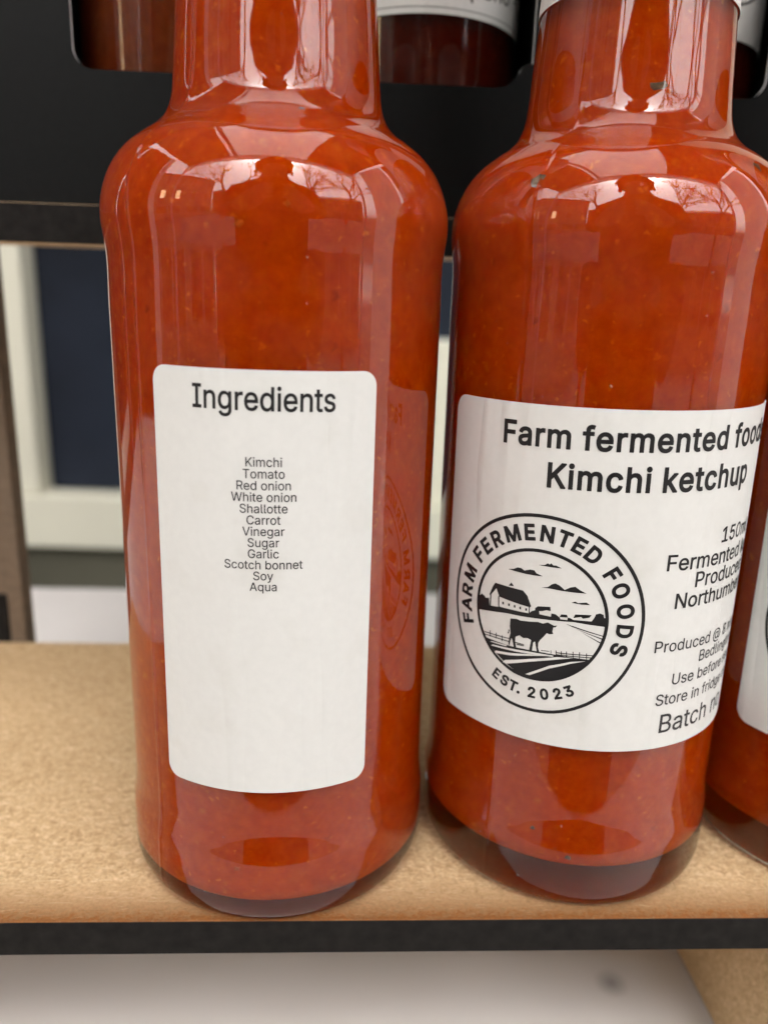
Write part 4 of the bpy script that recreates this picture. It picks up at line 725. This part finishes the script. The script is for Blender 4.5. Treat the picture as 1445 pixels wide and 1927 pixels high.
# ------------------------------------------------------------------ black cartons on the upper shelf
def carton(x0, x1, wx0, wx1, label, step=False):
    root = empty('window_carton', ((x0+x1)/2*MM, 0.0625, 0.1066)); tag(root, label, 'carton', 'black cartons on the upper shelf')
    w = (x1-x0)/2; cx = (x0+x1)/2; D = 46; H = 185
    hole = rounded_rect(wx0-cx, wx1-cx, 23.4, 150, 3.6, 10)
    if step:      # the cut swings out into a small step at the lower right corner
        X = wx1-cx
        hole = [p for p in hole if not (p[0] > X-4 and p[1] < 30)]+[(X-5.2, 23.4), (X-3.6, 23.7), (X-2.3, 24.6), (X-1.3, 26.0), (X-0.7, 27.0), (X+0.1, 27.5), (X+1.2, 27.6), (X+1.2, 140)]
        hole = [p for p in hole if not (abs(p[0]-X) < 1e-6)]
    vs, tr = fill([[(-w, 0), (w, 0), (w, H), (-w, H)], hole[::-1]])
    bm = bmesh.new(); a = [bm.verts.new((x*MM, 0, z*MM)) for x, z in vs]
    for t in tr: bm.faces.new([a[i] for i in t])
    r = bmesh.ops.extrude_face_region(bm, geom=bm.faces[:])
    for v in r['geom']:
        if isinstance(v, bmesh.types.BMVert): v.co.y += 0.75*MM
    bmesh.ops.recalc_face_normals(bm, faces=bm.faces[:])
    for f in bm.faces:
        f.material_index = 0
        if abs(f.normal.y) < 0.5:
            c = f.calc_center_median()
            if abs(c.x) < (w-0.2)*MM and 1*MM < c.z < (H-1)*MM: f.material_index = 1
    fp = bm_obj('front_panel', bm, [MT['card'], MT['card_core']], root); fp['label'] = 'black front with a round-cornered window and white cut edge'
    box('side_panel', -w, -w+0.5, 0.77, D, 0.02, H, MT['card'], root); box('side_panel', w-0.5, w, 0.77, D, 0.02, H, MT['card'], root)
    box('back_panel', -w+0.52, w-0.52, D-0.5, D, 0.02, H, MT['card'], root)
    box('bottom_panel', -w+0.52, w-0.52, 0.77, D-0.52, 0.02, 0.5, MT['card'], root); box('top_panel', -w+0.52, w-0.52, 0.77, D-0.52, H-0.5, H-0.02, MT['card'], root)
    return root
carton(-78, -14.4, -53.4, -17.8, 'wide black carton behind the Ingredients bottle, window showing brown sauce without a label')
carton(-13.8, 35.4, -9.6, 29.6, 'black carton seen between the two bottle necks, window showing a white label', True)
carton(36.0, 86.0, 40.0, 75.6, 'black carton behind the Kimchi ketchup bottle neck, at the right edge')
BR = 19.6
def boxed_bottle(x, sauce, label):
    root = empty('boxed_bottle', (x*MM, (62.5+1.2+BR+0.3)*MM, 0.1073)); tag(root, label, 'bottle', 'bottles inside the black cartons')
    k = BR/24.55
    revolve('glass', [(r*k, z*k) for r, z in OUTC], MT['glass'], root, seg=96)
    revolve('sauce', [(r*k*0.995, z*k) for r, z in inner(4.0)], sauce, root, seg=80)
    revolve('cap', [(0, 125.2), (10.2, 125.2), (10.2, 121.5), (12, 121.8), (12, 140), (0, 140)], MT['cap'], root, seg=40, smooth=False)
    return root
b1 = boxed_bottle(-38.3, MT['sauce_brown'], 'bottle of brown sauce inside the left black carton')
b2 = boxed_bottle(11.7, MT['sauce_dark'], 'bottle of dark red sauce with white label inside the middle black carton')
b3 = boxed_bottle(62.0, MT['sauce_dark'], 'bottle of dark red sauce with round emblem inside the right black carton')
def boxed_label(root, z0, z1, extra):
    r = 24.05*BR/24.55
    bm = wrap_bm([fill([rounded_rect(-27, 27, z0, z1, 1.6)])], r, 0.12)
    lb = bm_obj('label', thicken_rim(bm, 0.1), MT['paper'], root, True)
    for nm, polys in extra: bm_obj(nm, wrap_bm(polys, r, 0.16), MT['ink'], lb)
boxed_label(b2, 35.0, 72, [('print', [type_polys('Jalapeno -', 3.0, align='RIGHT', at=(21.9, 39.6), rot=R_(5), sx=1.15)]), ('border_line', [fill([[(-26.6, 36.0), (26.6, 36.0), (26.6, 36.14), (-26.6, 36.14)]])])])
cc = (-2, 47.0); nn = 80
rg = [(cc[0]+12.0*math.cos(2*math.pi*i/nn), cc[1]+12.0*math.sin(2*math.pi*i/nn)) for i in range(nn)]+[(cc[0]+11.6*math.cos(2*math.pi*i/nn), cc[1]+11.6*math.sin(2*math.pi*i/nn)) for i in range(nn)]
cc2 = (6.0, 51.2)
rg2 = [(x-cc[0]+cc2[0], z-cc[1]+cc2[1]) for x, z in rg]
rt_ = [(i, (i+1) % nn, nn+(i+1) % nn) for i in range(nn)]+[(i, nn+(i+1) % nn, nn+i) for i in range(nn)]
boxed_label(b3, 33.6, 72, [('emblem', [(rg2, rt_)])])

# ------------------------------------------------------------------ cream shopfront behind the stand
sf = empty('shopfront', (0, 0.60, GZ), R_(-3)); tag(sf, 'cream painted frame with navy blue panels, blurred behind the stand', 'shopfront')
def S(name, x0, x1, y0, y1, z0, z1, m): return bm_obj(name, box_bm(x0, x1, y0, y1, z0-GZ*1000, z1-GZ*1000, 1.5), m, sf)
S('plinth', -1200, 1200, 12, 60, GZ*1000+2, -141, MT['olive'])
S('sill', -1200, 1200, -6, 60, -140, -91, MT['cream'])
S('frame_post', -420, -288, 0, 60, -90, 1300, MT['cream'])
S('frame_post', 10, 34, 0, 60, -90, 1300, MT['cream'])
S('frame_post', 380, 450, 0, 60, -90, 1300, MT['cream'])
S('lower_panel', 36, 378, 6, 50, -90, 60, MT['cream'])
S('navy_panel', -1200, -422, 24, 40, -90, 1300, MT['navy'])
S('navy_panel', -286, 8, 24, 40, -90, 1300, MT['navy'])
S('navy_panel', 36, 378, 24, 40, 61, 1300, MT['navy'])
S('lower_panel', 452, 1200, 6, 50, -90, 1300, MT['cream'])

# ------------------------------------------------------------------ the stall roof and side cloths that shade the bottles
stall = empty('market_stall', (0, 0, GZ)); tag(stall, 'white cloth market stall canopy that shades the bottles, seen only as reflections', 'canopy')
def cloth_patch(name, P0, U, V_, nu, nv, amp, parent, mm='canopy'):
    vs = []; fs = []
    nrm = Vector(U).cross(Vector(V_)).normalized()
    for i in range(nu+1):
        for j in range(nv+1):
            p = Vector(P0)+Vector(U)*i/nu+Vector(V_)*j/nv+nrm*amp*(math.sin(i*1.7+j*0.6)+0.6*math.sin(j*2.1-i*0.4))
            vs.append(p)
    for i in range(nu):
        for j in range(nv):
            a = i*(nv+1)+j; fs.append((a, a+1, a+nv+2, a+nv+1))
    o = mesh_obj(name, vs, fs, MT[mm], None, True, scale=1.0); o.parent = parent; o.matrix_parent_inverse = Matrix.Translation(-parent.location); return o
CX0, CX1, CY0, CY1, CZ = -1.25, 1.15, -0.66, 1.6, 1.24
for xa, xb, mm in ((CX0, -0.50, 'dark_canopy'), (-0.50, 0.36, 'canopy'), (0.36, CX1, 'dark_canopy')):
    cloth_patch('roof_cloth', (xa, CY0, CZ), (xb-xa, 0, 0), (0, CY1-CY0, 0.25), 8, 16, 0.008, stall, mm)
cloth_patch('valance', (CX0, CY0-0.004, CZ-0.16), (CX1-CX0, 0, 0), (0, 0, 0.158), 24, 3, 0.006, stall)
cloth_patch('side_cloth', (CX0, 0.6, GZ+0.1), (0, 1.0, 0), (0, 0, CZ-GZ-0.1), 10, 14, 0.01, stall, 'dark_canopy')
cloth_patch('side_cloth', (CX1, 0.1, GZ+0.1), (0, 1.5, 0), (0, 0, CZ-GZ-0.1), 10, 14, 0.01, stall, 'dark_canopy')
cloth_patch('side_cloth', (CX0, -0.16, GZ+0.1), (0, 0.74, 0), (0, 0, CZ-GZ-0.1), 10, 14, 0.01, stall, 'dark_canopy')  # unseen dark cloth, added to keep pale reflections off the left bottle's edge
cloth_patch('side_cloth', (CX0, -0.28, GZ+0.1), (0, 0.11, 0), (0, 0, CZ-GZ-0.1), 14, 14, 0.01, stall)
cloth_patch('side_cloth', (CX1, -0.45, GZ+0.1), (0, 0.5, 0), (0, 0, CZ-GZ-0.1), 14, 14, 0.01, stall)
def onstall(o): o.parent = stall; o.matrix_parent_inverse = Matrix.Translation(-stall.location); return o
for x in (CX0+0.03, CX1-0.03):
    onstall(box('post', x-0.015, x+0.015, CY0+0.02, CY0+0.05, GZ, CZ-0.02, MT['steel'], None, 0.003, 1.0))
onstall(box('roof_bar', CX0, CX1, CY0+0.02, CY0+0.05, CZ-0.06, CZ-0.03, MT['steel'], None, 0.003, 1.0))
onstall(box('roof_bar', -0.42, -0.39, CY0+0.055, CY1-0.05, CZ-0.06, CZ-0.03, MT['steel'], None, 0.003, 1.0))

# ------------------------------------------------------------------ the person taking the picture (mirrored in the bottle shoulders)
def person():
    root = empty('person', (0.0, -0.64, GZ)); tag(root, 'person in dark coat and cap stooping towards the bottles, seen only as reflections', 'person')
    J = {}
    def j(n, x, y, z, r): J[n] = (Vector((x, y, z)), r)
    j('pelvis', 0, -0.02, 0.86, 0.19); j('belly', 0, 0.01, 1.0, 0.19); j('chest', 0, 0.07, 1.16, 0.195); j('collar', 0, 0.13, 1.29, 0.11)
    j('neck', 0, 0.165, 1.345, 0.058); j('skull', 0, 0.205, 1.44, 0.098); j('crown', 0, 0.205, 1.52, 0.082); j('jaw', 0, 0.245, 1.375, 0.055); j('nose', 0, 0.318, 1.43, 0.014)
    E = [('pelvis', 'belly'), ('belly', 'chest'), ('chest', 'collar'), ('collar', 'neck'), ('neck', 'skull'), ('skull', 'crown'), ('skull', 'jaw'), ('skull', 'nose')]
    for s, t in ((-1, 'l'), (1, 'r')):
        j('sh'+t, s*0.185, 0.115, 1.235, 0.088); j('el'+t, s*0.255, 0.17, 1.0, 0.075); j('wr'+t, s*0.075, 0.37, 1.06, 0.04); j('pa'+t, s*0.052, 0.405, 1.09, 0.034)
        j('hi'+t, s*0.095, -0.02, 0.78, 0.098); j('kn'+t, s*0.11, 0.05, 0.46, 0.066); j('an'+t, s*0.12, -0.01, 0.09, 0.046); j('to'+t, s*0.13, 0.14, 0.035, 0.035)
        E += [('collar', 'sh'+t), ('sh'+t, 'el'+t), ('el'+t, 'wr'+t), ('wr'+t, 'pa'+t), ('pelvis', 'hi'+t), ('hi'+t, 'kn'+t), ('kn'+t, 'an'+t), ('an'+t, 'to'+t)]
        for q, (dx, dz, L) in enumerate(((-0.012, 0.034, 0.036), (-0.014, 0.017, 0.04), (-0.014, 0.0, 0.038), (-0.012, -0.017, 0.031))):
            a = J['pa'+t][0]; b = a+Vector((-s*0.006, 0.018, dz)); c = b+Vector((-s*0.018, L*0.7, 0.004)); d = c+Vector((-s*0.018, L*0.2, 0.002))
            J['f%d0%s' % (q, t)] = (b, 0.0095); J['f%d1%s' % (q, t)] = (c, 0.0085); J['f%d2%s' % (q, t)] = (d, 0.0075)
            E += [('pa'+t, 'f%d0%s' % (q, t)), ('f%d0%s' % (q, t), 'f%d1%s' % (q, t)), ('f%d1%s' % (q, t), 'f%d2%s' % (q, t))]
        a = J['pa'+t][0]
        J['t0'+t] = (a+Vector((-s*0.018, 0.002, 0.028)), 0.011); J['t1'+t] = (a+Vector((-s*0.03, 0.01, 0.05)), 0.0095)
        E += [('pa'+t, 't0'+t), ('t0'+t, 't1'+t)]
    names = list(J); idx = {n: i for i, n in enumerate(names)}
    me = bpy.data.meshes.new('body'); me.from_pydata([J[n][0] for n in names], [(idx[a], idx[b]) for a, b in E], [])
    o = link(bpy.data.objects.new('body', me), root)
    sk = o.modifiers.new('skin', 'SKIN'); sb = o.modifiers.new('sub', 'SUBSURF'); sb.levels = sb.render_levels = 2
    for i, n in enumerate(names): me.skin_vertices[0].data[i].radius = (J[n][1], J[n][1])
    me.skin_vertices[0].data[idx['pelvis']].use_root = True
    m, n_, l_, b_ = mat('coat_and_skin')
    tc = n_.new('ShaderNodeTexCoord'); sx = n_.new('ShaderNodeSeparateXYZ'); l_.new(tc.outputs['Object'], sx.inputs[0])
    a1 = N(n_, 'ShaderNodeMath', operation='GREATER_THAN'); l_.new(sx.outputs['Z'], a1.inputs[0]); a1.inputs[1].default_value = 1.335
    a2 = N(n_, 'ShaderNodeMath', operation='GREATER_THAN'); l_.new(sx.outputs['Y'], a2.inputs[0]); a2.inputs[1].default_value = 0.372
    mx = N(n_, 'ShaderNodeMath', operation='MAXIMUM'); l_.new(a1.outputs[0], mx.inputs[0]); l_.new(a2.outputs[0], mx.inputs[1])
    l_.new(rgbmix(n_, l_, mx.outputs[0], (0.018, 0.018, 0.022), (0.42, 0.25, 0.18)), b_.inputs['Base Color']); b_.inputs['Roughness'].default_value = 0.8
    me.materials.append(m)
    # long coat hanging from the chest to below the knee
    V = []; F = []; n = 32
    for z, rx, ry, y0 in ((1.20, 0.215, 0.165, 0.08), (1.10, 0.235, 0.185, 0.05), (0.95, 0.245, 0.195, 0.02), (0.80, 0.25, 0.20, 0.0), (0.60, 0.265, 0.21, 0.0), (0.42, 0.275, 0.215, 0.01)):
        for i in range(n):
            a = 2*math.pi*i/n; f = 1+0.03*math.sin(7*a+z*9)
            V.append((rx*f*math.sin(a), y0+ry*f*math.cos(a), z))
    for k in range(5):
        for i in range(n): F.append((k*n+i, k*n+(i+1) % n, k*n+n+(i+1) % n, k*n+n+i))
    mesh_obj('coat', V, F, plain('coat_cloth', (0.016, 0.016, 0.02), 0.9, 0.1, 0.3, 40), root, True, scale=1.0)
    # cap with a peak
    V = []; F = []; n = 24
    prof = [(0.112, 1.465), (0.118, 1.50), (0.112, 1.545), (0.085, 1.58), (0.04, 1.596)]
    for r, z in prof:
        for i in range(n):
            a = 2*math.pi*i/n; V.append((r*math.sin(a)*0.92, 0.205+r*math.cos(a)*1.08, z))
    for k in range(len(prof)-1):
        for i in range(n): F.append((k*n+i, k*n+(i+1) % n, k*n+n+(i+1) % n, k*n+n+i))
    F.append(tuple(range(4*n, 5*n)))
    b0 = len(V)
    for dz in (0, 0.008):
        for i in range(9):
            a = R_(-60+15*i); V.append((0.10*math.sin(a), 0.205+0.115*math.cos(a), 1.468+dz)); V.append((0.118*math.sin(a), 0.205+0.115*math.cos(a)+0.075*math.cos(a)**2, 1.452+dz))
    for dz in (0, 18):
        for i in range(8): F.append((b0+dz+2*i, b0+dz+2*i+1, b0+dz+2*i+3, b0+dz+2*i+2))
    for i in range(8): F.append((b0+2*i+1, b0+2*i+3, b0+18+2*i+3, b0+18+2*i+1))
    mesh_obj('cap', V, F, plain('dark_wool', (0.02, 0.02, 0.024), 0.9), root, True, scale=1.0)
    for s in (-1, 1):
        bm = bmesh.new(); bmesh.ops.create_uvsphere(bm, u_segments=12, v_segments=8, radius=0.012)
        for v in bm.verts: v.co += Vector((s*0.034, 0.288, 1.445))
        bm_obj('eye', bm, plain('eye_white', (0.5, 0.5, 0.48), 0.3), root, True)
        bm = bmesh.new(); bmesh.ops.create_uvsphere(bm, u_segments=12, v_segments=8, radius=0.03)
        for v in bm.verts: v.co = Vector((v.co.x*0.3+s*0.098, v.co.y*0.6+0.2, v.co.z+1.43))
        bm_obj('ear', bm, plain('ear_skin', (0.42, 0.25, 0.18), 0.6), root, True)
    return root
person()
ph = empty('phone', (0, -0.262, 0.19)); tag(ph, 'dark mobile phone held up by the stooping person, seen only as a reflection', 'phone')
ph.rotation_euler.x = R_(-15)
box('phone_body', -38, 38, -4, 4, -75, 75, plain('phone_case', (0.02, 0.02, 0.022), 0.35), ph, 2.5)
for dx, dz in ((-20, 55), (-20, 35)):
    bm = bmesh.new(); bmesh.ops.create_cone(bm, cap_ends=True, segments=24, radius1=8*MM, radius2=7*MM, depth=2*MM, matrix=Matrix.Translation((dx*MM, 5*MM, dz*MM)) @ Matrix.Rotation(R_(-90), 4, 'X'))
    bm_obj('lens', bm, plain('lens_glass', (0.01, 0.01, 0.015), 0.08), ph)

# ------------------------------------------------------------------ the street in front, mirrored in the glass
def tree(loc, h, seed, label):
    rnd = random.Random(seed); root = empty('bare_tree', loc); tag(root, label, 'tree', 'bare trees across the street')
    parts = {0: ([], []), 1: ([], [])}
    def seg(a, b, ra, rb, key):
        V, F = parts[key]; d = (b-a).normalized(); x = d.orthogonal().normalized(); y = d.cross(x); k = len(V); n = 5 if key else 8
        for p, r in ((a, ra), (b, rb)):
            for i in range(n): t = 2*math.pi*i/n; V.append(p+(x*math.cos(t)+y*math.sin(t))*r)
        for i in range(n): F.append((k+i, k+(i+1) % n, k+n+(i+1) % n, k+n+i))
    def grow(p, d, L, r, lev):
        if lev > 6 or r < 0.003: return
        a = p
        for s in range(3):
            d = (d+Vector((rnd.gauss(0, 0.13), rnd.gauss(0, 0.13), rnd.gauss(0.03, 0.08)))).normalized(); b = a+d*L/3
            seg(a, b, r*(1-0.1*s), r*(1-0.1*(s+1)), 0 if lev == 0 else 1); a = b
        for c in range(3 if lev < 5 else 2):
            q = Vector((rnd.gauss(0, 1), rnd.gauss(0, 1), rnd.gauss(0, 0.6))); q = (q-d*q.dot(d)).normalized()
            grow(a, (d+q*rnd.uniform(0.45, 0.9)).normalized(), L*rnd.uniform(0.62, 0.82), r*0.62, lev+1)
    grow(Vector((0, 0, 0)), Vector((0, 0, 1)), h*0.27, h*0.016, 0)
    bark = MT.setdefault('bark', plain('bark', (0.055, 0.045, 0.038), 0.9))
    mesh_obj('trunk', parts[0][0], parts[0][1], bark, root, True, scale=1.0); mesh_obj('crown', parts[1][0], parts[1][1], bark, root, False, scale=1.0)
tree((-3.6, -6.4, GZ), 10.5, 4, 'bare winter tree left of the stooping person, seen only as reflections')
tree((5.6, -5.2, GZ), 9.5, 9, 'bare winter tree right of the stooping person, seen only as reflections')
tree((2.6, -8.0, GZ), 11.0, 21, 'bare winter tree farther off behind the stooping person, seen only as reflections')
def house(loc, rz, w, d, h, m, label, nx, nz, lit=()):
    root = empty('town_house', loc, rz); tag(root, label, 'house', 'houses across the street')
    box('wall', -w/2, w/2, 0, d, 0, h, m, root, s=1.0)
    V = [(-w/2-.2, -.3, h), (w/2+.2, -.3, h), (w/2+.2, d+.3, h), (-w/2-.2, d+.3, h), (-w/2-.2, d/2, h+2.0), (w/2+.2, d/2, h+2.0)]
    mesh_obj('roof', V, [(0, 1, 5, 4), (2, 3, 4, 5), (0, 4, 3), (1, 2, 5), (3, 2, 1, 0)], MT['slate'], root, scale=1.0)
    cw, ch = w/nx, h/nz
    for i in range(nx):
        for k in range(nz):
            x = -w/2+cw*(i+.5); z = ch*(k+.5)
            ww = cw*(0.40 if k == 0 else 0.17)*random.uniform(0.75, 1.15); wh = ch*random.uniform(0.24, 0.3); x += random.uniform(-.1, .1)*cw
            f = box('window', x-ww-.08, x+ww+.08, -.06, -.003, z-wh-.08, z+wh+.08, MT['whitepaint'], root, s=1.0)
            box('pane', x-ww, x+ww, -.07, -.062, z-wh, z+wh, MT['litpane'] if (i, k) in lit else MT['pane'], f, s=1.0)
MT['slate'] = plain('slate', (0.08, 0.08, 0.09), 0.7); MT['whitepaint'] = plain('grey_paint', (0.28, 0.27, 0.25), 0.5); MT['pane'] = plain('window_pane', (0.03, 0.035, 0.04), 0.08, 0.6)
MT['litpane'], n_, l_, b_ = mat('lit_shop_window')
b_.inputs['Emission Color'].default_value = (1.0, 0.62, 0.25, 1); b_.inputs['Emission Strength'].default_value = 1.2
brick = plain('brick', (0.24, 0.12, 0.085), 0.85, 0.2, 0.2, 3); stone = plain('sandstone', (0.22, 0.18, 0.14), 0.85, 0.2, 0.2, 3)
house((-9.8, -4.6, GZ), R_(115), 12, 7, 7.6, stone, 'sandstone terrace with lit shop windows, left of the stall, seen only as reflections', 6, 3, ((2, 1), (3, 1)))
house((-5, -17, GZ), R_(172), 13, 7, 7.5, brick, 'brick terrace straight across the street, seen only as reflections', 6, 3)
house((11, -13, GZ), R_(215), 12, 7, 6.0, brick, 'low brick terrace to the right across the street, seen only as reflections', 5, 2)
